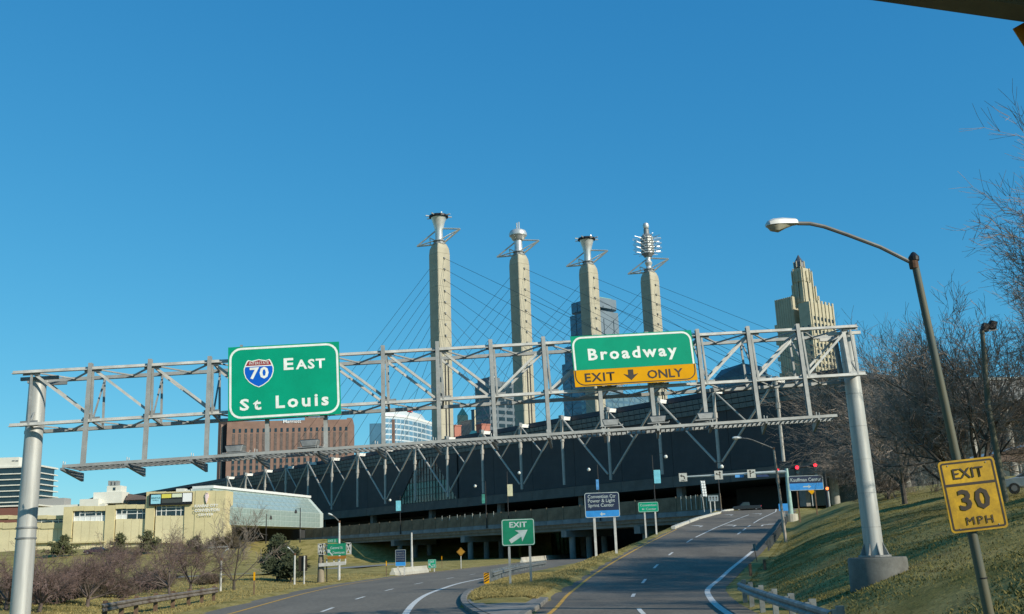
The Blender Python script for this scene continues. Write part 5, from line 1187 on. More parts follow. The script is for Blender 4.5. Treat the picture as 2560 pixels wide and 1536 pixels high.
# second, dark arm with the red lights
q = atY(2071, 1275, YS + 14); q = V((q.x, q.y, ground(q.x, q.y))); t2 = thing('signal_pole', 'dark signal pole with arm on the far side of the street', 'signal pole', q)
zt_ = atY(2068, 1156, q.y).z; MB().path([q, V((q.x, q.y, zt_))], [.3, .2], 10).build('pole', black_m, t2, smooth=True); arm_e = atY(1935, 1177, q.y); MB().path([V((q.x, q.y, zt_ - .3)), arm_e], [.16, .09], 8).build('arm', black_m, t2)
for x, y, lb in ((1943, 1176, 'red traffic light behind the rust-streaked lamp pole'), (1992.5, 1169, 'red traffic light, middle one of the dark arm'), (2038, 1163, 'brightest red traffic light nearest the trees')):
    p = atY(x, y, q.y - .3); tl_ = thing('traffic_light', lb, 'traffic light', p - Z3 * 1.5, 'red traffic lights on the dark arm')
    MB().box(p + V((0, .2, -.75)), (.55, .35, 2.3)).build('housing', black_m, tl_, bevel=.05)
    MB().lathe(p + V((0, .0, 0)), [(.01, 0), (.01, .001)], 6) if False else None
    MB().tube(p + V((0, .03, 0)), p + V((0, -.06, 0)), .27, n=14).build('red_lens', red_on, tl_)
    for k in (1, 2): MB().tube(p + V((0, .03, -.72 * k)), p + V((0, -.04, -.72 * k)), .24, n=12).build('dark_lens', glass_dk, tl_)
    for k in range(3): MB().prism([p + V((-.3, -.03, .28 - .72 * k)), p + V((.3, -.03, .28 - .72 * k)), p + V((.3, -.03, .24 - .72 * k)), p + V((-.3, -.03, .24 - .72 * k))], (0, -.28, 0)).build('visor', black_m, tl_)
# pedestrian light and white striped banner pole
p = atY(2067, 1222, YS + 3); tl_ = thing('pedestrian_signal', 'orange pedestrian signal on a short pole near the trees', 'traffic light', V((p.x, p.y, ground(p.x, p.y)))); MB().path([V((p.x + .15, p.y, ground(p.x, p.y))), V((p.x + .15, p.y, p.z))], .1, 8).build('pole', galv_lt, tl_); MB().box(p, (.6, .3, .6)).build('housing', black_m, tl_); MB().tube(p + V((0, -.16, 0)), p + V((0, -.2, 0)), .22, n=10).build('lens', mat('orange_lens', (1, .2, .05), .4, var=0, emit=2.), tl_)
p = atY(1758, 1288, 199); tl_ = thing('striped_pole', 'white striped twin-panel pole behind the bridge corner', 'pole', V((p.x, 199, 8.4))); x_ = p.x
pl = Plane(V((x_, 199, 9)), (1, 0, 0)); MB().path([V((x_ + .3, 199.1, 8.3)), V((x_, 199.1, atY(1758, 1202, 199).z))], .07, 6).build('pole', galv_lt, tl_)
for k in range(6):
    for s_ in (0, 1): panel('stripe_panel', white_l, tl_, pl, 1752.5 + 5.5 * s_ + k * 1.0, 1208.3 + k * 6.6, 1756.5 + 5.5 * s_ + k * 1.0, 1202.5 + k * 6.6, .05)

# ------------------------------------------------------------------ cantilever sign on the left
q = hit(802, 1457); YC = q.y; t = thing('cantilever_sign_post', 'weathered post with box truss arms carrying the Central St sign', 'gantry', q)
rustp = mat('weathered_tan_post', (.34, .29, .20), .8, var=.25, scale=1, col2=(.14, .11, .08), stretch=(1, 1, .3)); pl = Plane(q, (1, 0, 0))
MB().path([q - Z3 * .2, V((q.x, YC, atY(801, 1385, YC).z)), V((q.x, YC, atY(801, 1362, YC).z))], [.34, .22, .2], 10).build('post', rustp, t, smooth=True)
MB().bar(q + V((.55, 0, -.2)), V((q.x + .5, YC, atY(806, 1400, YC).z)), .08, .08).build('stay', black_m, t)
def truss_box(x0, y0, x1, y1, name):
    b = MB(); P = lambda x, y, o_: pl.P(x, y, o_)
    for o_ in (.4, -.4):
        for a_, c_ in (((x0, y0), (x1, y0)), ((x0, y1), (x1, y1)), ((x0, y0), (x0, y1)), ((x1, y0), (x1, y1)), ((x0, y0), (x1, y1)), ((x0, y1), (x1, y0))): b.bar(P(*a_, o_), P(*c_, o_), .09, .09, V((0, 1, 0)))
    for c_ in ((x0, y0), (x1, y1)): b.bar(P(*c_, .4), P(*c_, -.4), .09, .09)
    b.build(name, galv_lt, t)
truss_box(796, 1361, 806, 1386, 'truss_bay'); truss_box(807, 1360, 818, 1386, 'truss_bay'); truss_box(865, 1358, 877, 1385, 'truss_bay')
b = MB(); a0 = pl.P(797, 1413, .5); a1 = pl.P(864, 1408, .5); MB().bar(a0, a1, .12, .3, Z3).build('walkway', galv_lt, t)
for x in (817, 835, 848, 864): MB().bar(pl.P(x, 1398, .3), pl.P(x, 1410, .5), .1, .1).build('hanger', galv_lt, t)
s3 = thing('guide_sign', 'far green Central St Downtown sign with exit tab and amber foot', 'road sign', pl.P(842, 1398, .6)); pl = pl.sh(.6)
panel('panel', sign_green_dk, s3, pl, 819, 1389.7, 865, 1358.5, .05); panel('exit_tab', sign_green_dk, s3, pl, 819, 1358, 845, 1347, .05); panel('amber_panel', mat('dull_amber_strip', (.30, .12, .01), .6, var=.1), s3, pl, 819, 1398.5, 865, 1390.2, .05)  # amber foot is darker than the common sign amber
for s_, LL, UR in (('EXIT 2S', (821, 1356), (840.5, 1349.5)), ('Central St', (826, 1373.5), (857, 1366)), ('Downtown', (832, 1385.5), (861.5, 1377.5))): text(s_, pale_l, s3, pl, LL[0], LL[1], UR[0], UR[1], .01, .055, .002)
au, av = pl.uv(825.5, 1382); tri_arrow(s3, pale_l, pl, [(au - .25, av + .3), (au - .22, av - .05), (au - .1, av + .02), (au + .2, av - .3), (au + .27, av - .2), (au - .02, av + .1), (au + .05, av + .24)], .058)

# ------------------------------------------------------------------ guardrails and barriers
gr_m = mat('guardrail_steel', (.27, .285, .27), .55, .5, var=.25, scale=2.5); gr_d = mat('dull_guardrail', (.12, .13, .125), .7, .3, var=.3, scale=2)
def wbeam(pts, parent, m, h0=.42, side=1):
    prof = [(0, 0), (.08, .04), (.08, .10), (.02, .15), (.08, .21), (.08, .27), (0, .31)]; b = MB(); n = len(prof)
    for i, p in enumerate(pts):
        d = pts[min(i + 1, len(pts) - 1)] - pts[max(i - 1, 0)]; nn = V((-d.y, d.x, 0)).normalized() * side
        for x, z in prof: b.v.append(tuple(p + nn * x + Z3 * (h0 + z)))
        for x, z in prof: b.v.append(tuple(p + nn * (x - .02) + Z3 * (h0 + z)))
    for i in range(len(pts) - 1):
        for j in range(n - 1):
            k = i * 2 * n + j; l = k + 2 * n; b.f.append((k, k + 1, l + 1, l)); b.f.append((k + n + 1, k + n, l + n, l + n + 1)); b.mi += [0, 0]
    return b.build('rail', m, parent, smooth=False)
def guardrail(label, pts, m, post_m, step=1.9, side=1, h0=.42, hp_=.82):
    pts = [V((x, y, ground(x, y))) for x, y in pts]; t = thing('guardrail', label, 'guardrail', pts[len(pts) // 2])
    dense = []
    for a, c in zip(pts, pts[1:]):
        n = max(1, int((c - a).length / 1.2)); dense += [a.lerp(c, k / n) for k in range(n)]
    dense.append(pts[-1]); wbeam(dense, t, m, h0, side); acc = 0; last = None
    for i, p in enumerate(dense):
        if last is None or (p - last).length > step:
            last = p; d = dense[min(i + 1, len(dense) - 1)] - dense[max(0, i - 1)]; nn = V((-d.y, d.x, 0)).normalized() * side
            MB().box(p - nn * .18 + Z3 * (hp_ / 2 - .15), (.14, .16, hp_ + .3), math.atan2(d.y, d.x)).build('post', post_m, t); MB().box(p - nn * .07 + Z3 * (h0 + .16), (.14, .14, .34), math.atan2(d.y, d.x)).build('block', post_m, t)
    return t
guardrail('near guardrail curving away at the lower right beside the footing slope', [(RW(y) + .95, y) for y in (39.5, 37, 34, 31, 28, 25, 22)], gr_m, gr_m, 1.9, -1)
guardrail('far guardrail along the right side of the rising ramp', [(RR(y) + .25, y) for y in (84, 92, 100, 110, 120, 130, 140, 150)], gr_d, gr_d, 1.9, 1)
def px_pts(l): return [(lambda q: (q.x, q.y))(hit(*p)) for p in l]
guardrail('rusty low guardrail on the grass strip at the lower left', px_pts([(542, 1502), (480, 1514), (420, 1525), (350, 1538), (250, 1562)]), mat('rusty_guardrail', (.30, .27, .22), .75, .3, var=.35, scale=1.5, col2=(.09, .06, .045)), wood, 1.9, 1)
guardrail('pale guardrail along the street above the grass bank', px_pts([(510, 1377), (570, 1374), (640, 1371), (700, 1369), (745, 1366)]), gr_m, gr_m, 4, -1)
q = [hit(1232, 1454), hit(1262, 1441), hit(1295, 1431), hit(1330, 1423), hit(1366, 1416)]
guardrail('short galvanised barrier running back from the hazard board', [(p.x, p.y) for p in q], gr_m, gr_m, 1.1, -1, .35)
def post1(px_, py, h, lab): q = hit(px_, py); tag(MB().box((0, 0, h / 2 - .1), (.16, .16, h + .2)).build('timber_post', wood, origin=(0, 0, 0)), lab, 'post').location = q
post1(1877, 1440, .7, 'stubby timber post on the slope beside the ramp, left one'); post1(1913, 1428, .7, 'stubby timber post on the slope beside the ramp, right one')
q = hit(1893, 1405); t = thing('object_marker', 'thin dark marker stake at the start of the ramp guardrail', 'marker post', q); MB().bar(q - Z3 * .1, V((q.x - .15, q.y, atY(1886, 1362, q.y).z)), .06, .04).build('stake', wood, t); pm_ = atY(1886, 1366, q.y); MB().box(pm_, (.2, .04, .35)).build('plate', galv_dk, t)
def barrier(pts, label, m, h=1.05):
    t = thing('concrete_barrier', label, 'barrier', pts[0])
    for i, (a, c) in enumerate(zip(pts, pts[1:])):
        d = (c - a); d.z = 0; L_ = d.length; d.normalize(); nn = V((-d.y, d.x, 0)); n = max(1, round(L_ / 6))
        for k in range(n):
            p0 = a + d * (L_ * k / n + .04); sec = [p0 + nn * x + Z3 * z for x, z in ((-.35, -.1), (.35, -.1), (.33, .2), (.14, .45), (.1, h), (-.1, h), (-.14, .45), (-.33, .2))]
            MB().prism(sec, d * (L_ / n - .08)).build('barrier_unit', m, t)
lb_m = mat('pale_barrier', (.46, .44, .36), .85, var=.1, scale=.5)
barrier([hit(981, 1438), hit(1030, 1433), hit(1066, 1429.5)], 'pale concrete barrier behind the dark list sign', lb_m, .75)
barrier([hit(1304, 1407), hit(1375, 1399.5), hit(1446, 1393.5)], 'long low pale barrier beyond the freeway under the bridge', lb_m, 1.0)

# ------------------------------------------------------------------ vegetation
bark = mat('grey_brown_bark', (.095, .078, .06), .95, var=.25, scale=3, bump=.4, bscale=12)
twig = mat('grey_brown_twigs', (.30, .24, .185), .95, var=.3, scale=1.2)
twig_r = mat('reddish_twigs', (.20, .135, .115), .95, var=.3, scale=1.0)
bark_r = mat('plum_bark', (.13, .10, .085), .95, var=.25, scale=3)
twig_t = mat('tan_twigs', (.20, .16, .10), .95, var=.25, scale=1.0)
def seg3(b, p, q, r0, r1, n):
    d = q - p
    if d.length < 1e-6: return
    x = d.orthogonal().normalized(); y = d.cross(x).normalized(); k = len(b.v)
    for j in range(n):
        t = 6.2832 * j / n; e = x * math.cos(t) + y * math.sin(t); b.v.append(tuple(p + e * r0))
    for j in range(n):
        t = 6.2832 * j / n; e = x * math.cos(t) + y * math.sin(t); b.v.append(tuple(q + e * r1))
    for j in range(n):
        j2 = (j + 1) % n; b.f.append((k + j, k + j2, k + n + j2, k + n + j)); b.mi.append(0)
def bare_tree(name, label, base, H, seed, levels=4, r=.16, limbs=6, trunk=.22, fan=38, up=.10, tw=twig, bk=bark, group=None, stems=1, rt=.011, kids=(0, 2, 2, 2, 2, 2), lean=(0, 0), jit=.20, cat='tree', parts=('trunk', 'crown'), curl=0.):
    rn = random.Random(seed); t = thing(name, label, cat, base, group); A = MB(); B = MB()
    def rdir(d, ang):
        x = d.orthogonal().normalized(); a = rn.uniform(0, 6.2832); y = d.cross(x); e = x * math.cos(a) + y * math.sin(a)
        return (d * math.cos(ang) + e * math.sin(ang)).normalized()
    def branch(p, d, L, r0, lv):
        ns = 4 if lv < 3 else (3 if lv < levels else 2); r1 = max(rt * .6, r0 * (.55 if lv < levels else .4)); st = L / ns
        for i in range(ns):
            d = (d + V((rn.gauss(0, jit), rn.gauss(0, jit), rn.gauss(0, jit) + up - curl * (lv > 2))) * .6).normalized(); q = p + d * st
            if q.z < base.z + .15: d.z = abs(d.z); q = p + d * st
            ra, rb = r0 + (r1 - r0) * i / ns, r0 + (r1 - r0) * (i + 1) / ns
            if lv < 3: seg3(A, p, q, ra, rb, 7 if lv < 2 else 5)
            else: seg3(B, p, q, max(ra, rt), max(rb, rt * .7), 3)
            p = q
            if lv < levels and (i > 0 or lv > 1):
                for _ in range(kids[min(lv, 5)]):
                    if rn.random() < .88: branch(p, rdir(d, R(rn.uniform(22, 52))), L * rn.uniform(.45, .70), rb * .62, lv + 1)
    for s_ in range(stems):
        d0 = V((lean[0] + rn.gauss(0, .05 if stems == 1 else .35), lean[1] + rn.gauss(0, .05 if stems == 1 else .35), 1)).normalized(); p0 = base - Z3 * .15 + (V((rn.gauss(0, .25), rn.gauss(0, .25), 0)) if stems > 1 else V((0, 0, 0)))
        p1 = p0 + d0 * H * trunk
        seg3(A, p0, p0 + d0 * H * trunk * .15, r * 1.5, r * 1.08, 9); seg3(A, p0 + d0 * H * trunk * .15, p1, r * 1.08, r * .92, 9)
        for k in range(limbs):
            a = 6.2832 * (k + rn.uniform(-.25, .25)) / limbs; ang = R(fan * rn.uniform(.35, 1.15)); e = V((math.cos(a), math.sin(a), 0)); d = (d0 * math.cos(ang) + e * math.sin(ang)).normalized()
            hh = rn.uniform(.0, .35); branch(p0 + d0 * H * trunk * (1 - hh * .5), d, H * (1 - trunk) * rn.uniform(.55, .80), r * rn.uniform(.42, .62), 1)
    A.build(parts[0], bk, t, smooth=True)
    if B.v: B.build(parts[1], tw, t)
    return t
g_r = 'bare trees on the right bank'
bA = hit(2263, 1260)
bare_tree('bare_tree', 'bare tree with dark trunk and fanned limbs behind the right gantry post', bA, 12.4, 7, 5, .21, 9, .16, 52, .13, group=g_r, rt=.010, jit=.18, kids=(0, 2, 2, 2, 2, 2))
bB = V((28.4, 42.5, ground(28.4, 42.5)))
bare_tree('bare_tree', 'tall bare tree whose branches reach in from the right edge', bB, 12.2, 23, 5, .28, 8, .20, 46, .07, group=g_r, rt=.010, jit=.2, kids=(0, 2, 2, 3, 3, 2))
bE = V((27.5, 27, ground(27.5, 27)))
b_ = V((25.2, 56, ground(25.2, 56))); bare_tree('bare_tree', 'bare tree close to the right of the main dark trunk', b_, 8.6, 33, 5, .19, 8, .17, 50, .08, group=g_r, rt=.011)
bare_tree('bare_tree', 'bare tree standing mostly outside the right edge of the picture', bE, 10.5, 41, 4, .26, 8, .2, 46, .06, group=g_r, rt=.014)
b_ = V((27.5, 64, ground(27.5, 64))); bare_tree('bare_tree', 'bare tree with pale twigs left of the main trunk on the bank', b_, 8.6, 5, 5, .17, 8, .16, 55, .05, group=g_r, rt=.013, jit=.18)
b_ = V((33.5, 57, ground(33.5, 57))); bare_tree('bare_tree', 'bare upright tree seen through the near lamp post', b_, 10.5, 15, 5, .18, 8, .16, 42, .12, group=g_r, rt=.012)
for px_, py, Hh, sd, lb in ((2172, 1256, 6.6, 61, 'dense brown tree nearest the traffic lights, left of the gantry post'), (2222, 1248, 7.4, 62, 'dense brown tree directly behind the right gantry post')):
    q = hit(px_, py); bare_tree('bare_tree', lb, q, Hh, sd, 5 if sd != 63 else 4, .17, 8, .12, 62, .0, group=g_r, rt=.010, kids=(0, 2, 2, 2, 2, 2), jit=.2, curl=.06)
q = hit(2225, 1246); bare_tree('bare_shrub', 'small grey shrub left of the dark trunk on the bank', q, 2.6, 71, 4, .035, 6, .1, 45, .05, stems=3, rt=.009, cat='shrub', parts=('stems', 'twigs'))
q = hit(2335, 1232); bare_tree('bare_shrub', 'pale grey shrub beside the amber speed sign', q, 3.0, 72, 4, .035, 6, .1, 45, .05, stems=3, rt=.009, cat='shrub', parts=('stems', 'twigs'), tw=mat('silvery_twigs', (.22, .23, .20), .9, var=.2))
# left bank: reddish ornamental trees
g_l = 'reddish bare trees on the left strip'
for px_, py, Hh, sd, fan, lb in ((96, 1531, 5.4, 81, 62, 'reddish bare tree leaning right of the left gantry post foot'), (218, 1517, 4.8, 82, 58, 'reddish bare tree with short dark trunk, second from the left post'), (424, 1491, 4.9, 83, 58, 'reddish bare tree with slim trunk above the low guardrail'), (477, 1483, 4.9, 84, 60, 'reddish bare tree with broad crown, rightmost of the reddish trees'), (14, 1525, 5.2, 85, 60, 'reddish bare tree cut by the left picture edge'), (300, 1478, 4.2, 86, 60, 'small reddish bare tree between the two groups of trunks')):
    q = hit(px_, py); bare_tree('plum_tree', lb, q, Hh * q.y / 96, sd, 5, .09, 7, .22, fan, .02, twig_r, bark_r, g_l, rt=.0065, lean=((.25 if sd == 81 else 0), 0), jit=.2, kids=(0, 2, 2, 1, 1, 1) if sd % 2 else (0, 2, 2, 2, 1, 1))
for px_, py, Hh, sd, lb in ((150, 1506, 2.2, 91, 'low brown brush left of the second reddish trunk'), (270, 1494, 2.0, 92, 'low brown brush below the small reddish tree'), (350, 1482, 2.2, 93, 'low brown brush left of the slim trunk'), (395, 1474, 2.4, 94, 'low brown brush just behind the slim trunk'), (40, 1512, 2.4, 95, 'low brown brush in front of the left post'), (520, 1462, 1.6, 96, 'low brown brush right of the broad crown'), (205, 1484, 3.0, 97, 'dark brush thicket behind the second reddish trunk')):
    q = hit(px_, py); bare_tree('brush_thicket', lb, q, Hh * .62, sd, 4, .03, 5, .08, 60, .03, mat('brush_twigs', (.16, .125, .085), .95, var=.3, scale=1), bark_r, 'brush thickets on the left strip', stems=7, rt=.008, cat='shrub', parts=('stems', 'twigs'), kids=(0, 2, 2, 2, 1, 1))
q = hit(585, 1476); bare_tree('bare_tree', 'small bare vase-shaped tree left of the dark pine', q, 4.4, 101, 4, .10, 5, .18, 50, .1, rt=.016, kids=(0, 1, 2, 2, 1, 1))
# shrubs and thin trees by the connector
for px_, py, Hh, sd, lb in ((612, 1370, 14, 111, 'thin bare tree before the glass connector, left of the lantern post'), (590, 1371, 10, 112, 'shorter thin bare tree beside the tan wall corner'), (640, 1369, 11, 113, 'thin bare tree before the glass connector, right one')):
    q = hit(px_, py); bare_tree('bare_tree', lb, q, Hh * .72, sd, 4, .10, 5, .2, 26, .12, twig, bark, 'thin trees by the connector', rt=.018, kids=(0, 1, 2, 1, 1, 1))
for px_, py, Hh, sd, lb in ((548, 1371, 4.6, 121, 'rounded tan shrub at the foot of the tan wall, left one'), (575, 1371, 5.2, 122, 'rounded tan shrub at the foot of the tan wall, right one')):
    q = hit(px_, py); bare_tree('tan_shrub', lb, q, Hh * .5, sd, 4, .06, 7, .05, 70, .03, twig_t, bark, 'tan shrubs by the wall', stems=6, rt=.02, cat='shrub', parts=('stems', 'twigs'))
# evergreens
pine_m = mat('dark_pine_needles', (.030, .045, .020), .9, var=.35, scale=1.2, col2=(.055, .062, .028)); pine_l = mat('olive_pine_needles', (.06, .075, .03), .9, var=.35, scale=.8, col2=(.10, .095, .04))
def pine(label, base, H, W_, seed, n=2600, m=pine_m, layered=.0, size=.35, group='evergreen trees on the left', skirt=.12):
    rn = random.Random(seed); t = thing('pine_tree', label, 'tree', base, group); A = MB(); seg3(A, base - Z3 * .2, base + Z3 * H * .95, H * .022 + .05, .03, 7); B = MB()
    nb = int(26 + H * 2)
    for k in range(nb):
        f_ = skirt + (1 - skirt) * ((k + rn.random()) / nb) ** 1.05; z = H * f_; rad = W_ * (1 - f_) ** .75 * rn.uniform(.55, 1.12) * (1.0 if layered == 0 else (1.25 if k % 3 == 0 else .55)); a = rn.uniform(0, 6.2832); d = V((math.cos(a), math.sin(a), rn.uniform(-.05, .35))).normalized(); p = base + Z3 * z; seg3(A, p, p + d * rad, .05, .015, 4)
        m_ = max(12, int(n / nb * (.4 + rad / W_)))
        for _ in range(m_):
            s_ = rn.uniform(.15, 1.05) ** .8; c = p + d * rad * s_ + V((rn.gauss(0, .10), rn.gauss(0, .10), rn.gauss(0, .07))) * W_ * .8
            e = V((rn.gauss(0, 1), rn.gauss(0, 1), rn.gauss(.4, .7))).normalized() * size * rn.uniform(.6, 1.3); sd = e.orthogonal().normalized() * size * rn.uniform(.15, .3); k0 = len(B.v)
            B.v += [tuple(c - sd), tuple(c + sd), tuple(c + e)]; B.f.append((k0, k0 + 1, k0 + 2)); B.mi.append(0)
    A.build('trunk', bark, t); B.build('crown', m, t); return t
q = hit(693, 1452); pine('broad dark pine casting shadow on the bank grass', q, (1452 - 1352) * q.y / FPX, 2.9, 201, 9000, pine_m, 0, .32, skirt=.12)
q = hit(727, 1457); pine('smaller dark pine close behind the low lamp post', q, (1457 - 1395) * q.y / FPX, 1.7, 202, 4000, pine_m, 0, .3, skirt=.2)
for px_, py, yt, w_, sd, lb in ((297, 1389, 1340, 2.7, 203, 'olive pine before the tan wall, left of the layered pine'), (368, 1386, 1334, 3.6, 204, 'layered olive pine before the tan wall under the strip window'), (158, 1392, 1344, 3.4, 205, 'olive pine top behind the reddish trees at left'), (490, 1384, 1348, 3.0, 206, 'olive pine top above the broad reddish crown')):
    q = hit(px_, py); pine(lb, q, (py - yt) * q.y / FPX, w_ * 1.0, sd, 3000, pine_l, 1, .55)

# ------------------------------------------------------------------ vehicles
def car(label, loc, rz, L_, W_, H_, m, kind='sedan', group=None, tail=None):
    t = thing('parked_car' if kind == 'sedan' else 'pickup_truck', label, 'car' if kind == 'sedan' else 'truck', V((0, 0, 0)), group)
    h = H_; c = .2
    if kind == 'sedan': low = [(-.5, .25), (-.5, .58), (-.47, .66), (-.28, .70), (.30, .68), (.47, .58), (.5, .46), (.5, .25)]; cab = [(-.36, .68), (-.24, .98), (-.18, 1.0), (.06, 1.0), (.12, .97), (.30, .68)]
    else: low = [(-.5, .28), (-.5, .62), (-.10, .62), (-.10, .64), (.28, .64), (.47, .58), (.5, .50), (.5, .28)]; cab = [(-.10, .62), (-.08, .97), (-.05, 1.0), (.12, 1.0), (.16, .97), (.28, .63)]
    MB().prism([V((x * L_, -W_ / 2, z * h)) for x, z in low], V((0, W_, 0))).build('body', m, t, bevel=.06)
    MB().prism([V((x * L_, -W_ * .42, z * h)) for x, z in cab], V((0, W_ * .84, 0))).build('cabin', m, t, bevel=.05)
    ci = [(x * .9, .70 + (z - .70) * .88) for x, z in cab]
    for s_ in (-1, 1): MB().prism([V((x * L_, s_ * (W_ * .425), z * h)) for x, z in ci], V((0, s_ * .02, 0))).build('side_window', glass_dk, t)
    wn = mat('tyre', (.015, .015, .015), .8, var=.1); rim = mat('wheel_rim', (.3, .3, .3), .4, .6, var=.1)
    for x in (-.31, .32):
        for s_ in (-1, 1):
            o = MB().tube(V((x * L_, s_ * (W_ / 2 - .16), .33)), V((x * L_, s_ * (W_ / 2 + .03), .33)), .33, n=16).build('wheel', wn, t); MB().tube(V((x * L_, s_ * (W_ / 2 + .02), .33)), V((x * L_, s_ * (W_ / 2 + .05), .33)), .19, n=12).build('rim', rim, o)
    for s_ in (-1, 1):
        MB().box((-.5 * L_, s_ * W_ * .38, h * .54), (.06, W_ * .18, .2)).build('tail_light', tail or mat('tail_red', (.4, .01, .02), .4, var=0), t); MB().box((.495 * L_, s_ * W_ * .36, h * .5), (.06, W_ * .2, .14)).build('headlight', mat('headlight_glass', (.75, .75, .7), .2, var=0), t)
    MB().box((-.505 * L_, 0, .42), (.08, W_ * .95, .16)).build('bumper', galv if kind != 'sedan' else m, t); MB().box((.505 * L_, 0, .4), (.08, W_ * .95, .16)).build('bumper', galv if kind != 'sedan' else m, t)
    t.location = loc; t.rotation_euler = (0, 0, rz); return t
q = atY(1868, 1274, 214); q.z = 8.55
car('dark pickup truck with lit tail light at the head of the ramp', q, math.pi * .97, 5.6, 1.95, 1.9, mat('black_car_paint', (.02, .022, .025), .25, var=.05, spec=.6), 'pickup', tail=mat('tail_lit', (1, .05, .08), .4, var=0, emit=1.5))
def street_car(px_, py, m, lb, rz=0, L_=4.6):
    q = hit(px_, py); car(lb, q, rz, L_, 1.8, 1.45, m)
street_car(640, 1366, mat('dark_grey_paint', (.04, .045, .05), .3, var=.05), 'dark grey car on the street behind the pale guardrail', .1)
street_car(240, 1386, mat('plum_paint', (.05, .03, .045), .3, var=.05), 'dark plum car in front of the tan wall behind the trees', 3.2)
# right edge: car, fence and canopy on the plateau
qx = 33.5; qy = 66; qz = ground(qx, qy)
car('silver blue car parked behind the chain-link fence at right', V((qx, qy, qz)), 2.7, 4.5, 1.8, 1.5, mat('silver_blue_paint', (.34, .42, .46), .3, .4, var=.05))
ft_ = thing('chain_link_fence', 'chain-link fence with pale posts at the right edge', 'fence', V((31, 62, ground(31, 62))))
fpts = [V((x, y, ground(x, y))) for x, y in ((26.6, 64.0), (28.2, 63.6), (29.8, 63.2), (31.4, 62.8), (33.0, 62.4), (34.6, 62.0), (36.2, 61.6))]
for p in fpts: MB().tube(p - Z3 * .1, p + Z3 * 1.75, .035, n=6).build('post', galv_lt, ft_)
for a, c in zip(fpts, fpts[1:]):
    MB().tube(a + Z3 * 1.75, c + Z3 * 1.75, .028, n=6).build('top_rail', galv_lt, ft_); wm_ = MB()
    for k in range(18):
        f0 = k / 18; p0 = a.lerp(c, f0); 
        for s_ in (0, 1): q1 = a.lerp(c, min(1, f0 + .95)) if s_ == 0 else a.lerp(c, max(0, f0 - .95)); seg3(wm_, p0 + Z3 * .05, q1 + Z3 * 1.7, .004, .004, 3)
    wm_.build('mesh_wire', galv, ft_)
cn = thing('canopy', 'low canopy with brown fascia and blue roof at the right edge', 'canopy', V((37, 72, ground(37, 72))))
pl = Plane(V((35, 74, 8)), (1, .15, 0)); A0, A1 = pl.P(2425, 1150), pl.P(2640, 1098); B0, B1 = pl.P(2425, 1158), pl.P(2640, 1150)
MB().prism([A0, A1, B1, B0], V((0, .3, 0))).build('fascia', mat('brown_fascia', (.10, .065, .045), .8, var=.15), cn); MB().prism([A0 + Z3 * .02, A1 + Z3 * .02, A1 + Z3 * .18, A0 + Z3 * .18], V((.5, 6, 0))).build('roof', mat('blue_metal_roof', (.05, .12, .22), .4, .2, var=.2), cn)
for f_ in (.25, .6, .95): p = B0.lerp(B1, f_); MB().tube(V((p.x, p.y + .4, ground(p.x, p.y) - .2)), p + V((0, .4, .1)), .09, n=8).build('post', galv_dk, cn)

# made-up span and orange plate replacing parts of the car at top right
e0 = atY(2180, 1, 13.0); dirO = V((math.sin(R(72.7)), math.cos(R(72.7)), 0)); nO = V((dirO.y, -dirO.x, 0)); ol = mat('dark_olive', (.13, .135, .105), .9, var=.15, scale=.8)
ov = thing('car_edge_standin', 'dark span added in place of a car edge, top right corner', 'bridge', V((e0.x + dirO.x * 4.6, e0.y + dirO.y * 4.6, 0)))
s0 = e0 - dirO * 26; MB().obb(s0, dirO * 31, nO * .4, Z3 * .62).build('girder', ol, ov); MB().obb(s0 + Z3 * .62 - nO * .5, dirO * 31, nO * 6.5, Z3 * .5).build('deck', ol, ov)
for d_ in (-25, 4.6): p = e0 + dirO * d_ + nO * 3; MB().tube(V((p.x, p.y, -.2)), V((p.x, p.y, e0.z + .62)), .5, n=14).build('pier', conc_dk, ov, smooth=True)
pl = Plane(e0 - nO * .25 + dirO * 3, dirO); cu_, cv_ = pl.uv(2531, 73); sd_ = 1.0
t = thing('warning_sign', 'orange plate added in place of an orange corner in the car, cut by the right border', 'road sign', pl.at(cu_, cv_)); a1 = R(30); a2 = R(-60)
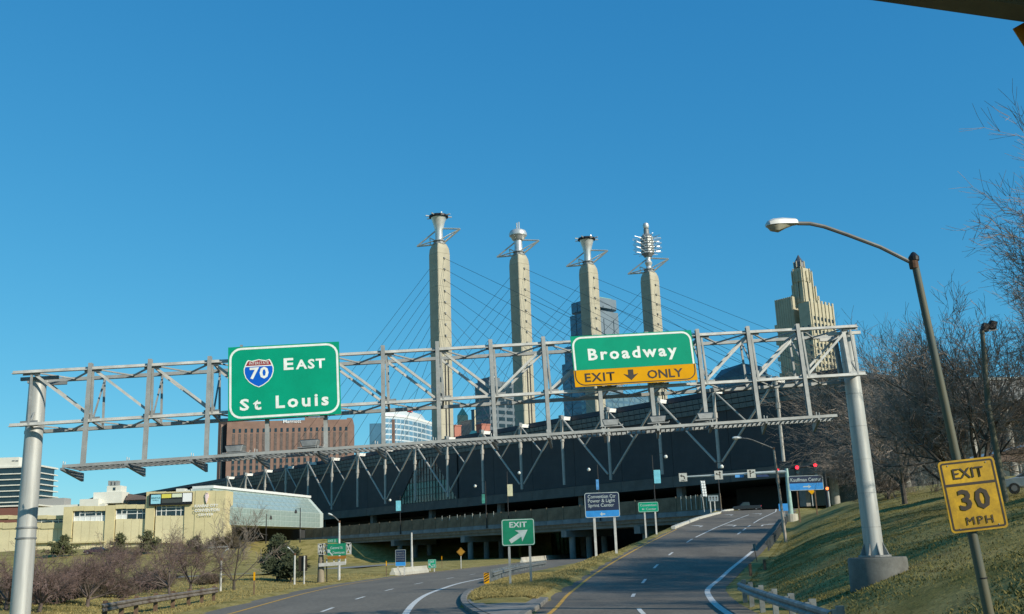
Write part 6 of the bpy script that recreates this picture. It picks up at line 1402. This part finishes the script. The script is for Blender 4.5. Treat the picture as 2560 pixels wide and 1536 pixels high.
c0 = pl.at(cu_, cv_); e1 = (pl.u * math.cos(a1) + pl.v * math.sin(a1)) * sd_; e2 = (pl.u * math.cos(a2) + pl.v * math.sin(a2)) * sd_
MB().prism([c0, c0 + e2, c0 + e1 + e2, c0 + e1], pl.n * .02).build('panel', mat('dull_orange', (.42, .18, .01), .6, var=.15), t)
tp_ = c0 + e1; MB().bar(tp_ + pl.n * .0 + pl.u * -.05, tp_ + Z3 * .35 + pl.u * -.05, .05, .03).build('hanger', galv_dk, t)

# ------------------------------------------------------------------ grass blades near the camera
rn = random.Random(5)
blade_m = mat('dry_grass_blades', (.20, .165, .06), .95, var=.3, scale=.5, col2=(.12, .115, .035), spec=.1, fine=.2)
blade_t = mat('tan_grass_blades', (.36, .29, .12), .95, var=.3, scale=.6, col2=(.22, .18, .065), spec=.1, fine=.2)
def tufts(name, n, fx_, hmin, hmax, label, m=None):
    b = MB(); k = 0
    for _ in range(n):
        x, y = fx_(); z = ground(x, y); h = rn.uniform(hmin, hmax); a = rn.uniform(0, 6.2832); w_ = rn.uniform(.015, .04); cx, cy = math.cos(a) * w_, math.sin(a) * w_; lx, ly = rn.gauss(0, .8) * h, rn.gauss(0, .8) * h
        b.v += [(x - cx, y - cy, z - .03), (x + cx, y + cy, z - .03), (x + lx, y + ly, z + h)]; b.f.append((k, k + 1, k + 2)); b.mi.append(0); k += 3
    o = b.build(name, m or blade_m); tag(o, label, 'grass', kind='stuff')
def right_s():
    while True:
        y = 17 + 85 * rn.random() ** 1.35; x = RR(y) + 1.0 + rn.random() ** 1.3 * 24
        return x, y
def isle():
    while True:
        y = 46 + 55 * rn.random() ** 1.4; a, c = FR(y) + .35, RLE(y) - .3
        if c > a: return rn.uniform(a, c), y
def left_s():
    y = 44 + 80 * rn.random() ** 1.3; return FL(y) - .8 - 26 * rn.random() ** 1.2, y
tufts('slope_grass', 120000, right_s, .02, .075, 'dry winter grass on the right bank'); tufts('island_grass', 34000, isle, .04, .11, 'tan grass on the traffic island', blade_t); tufts('verge_grass', 40000, left_s, .04, .11, 'dry grass on the left verge', blade_t)
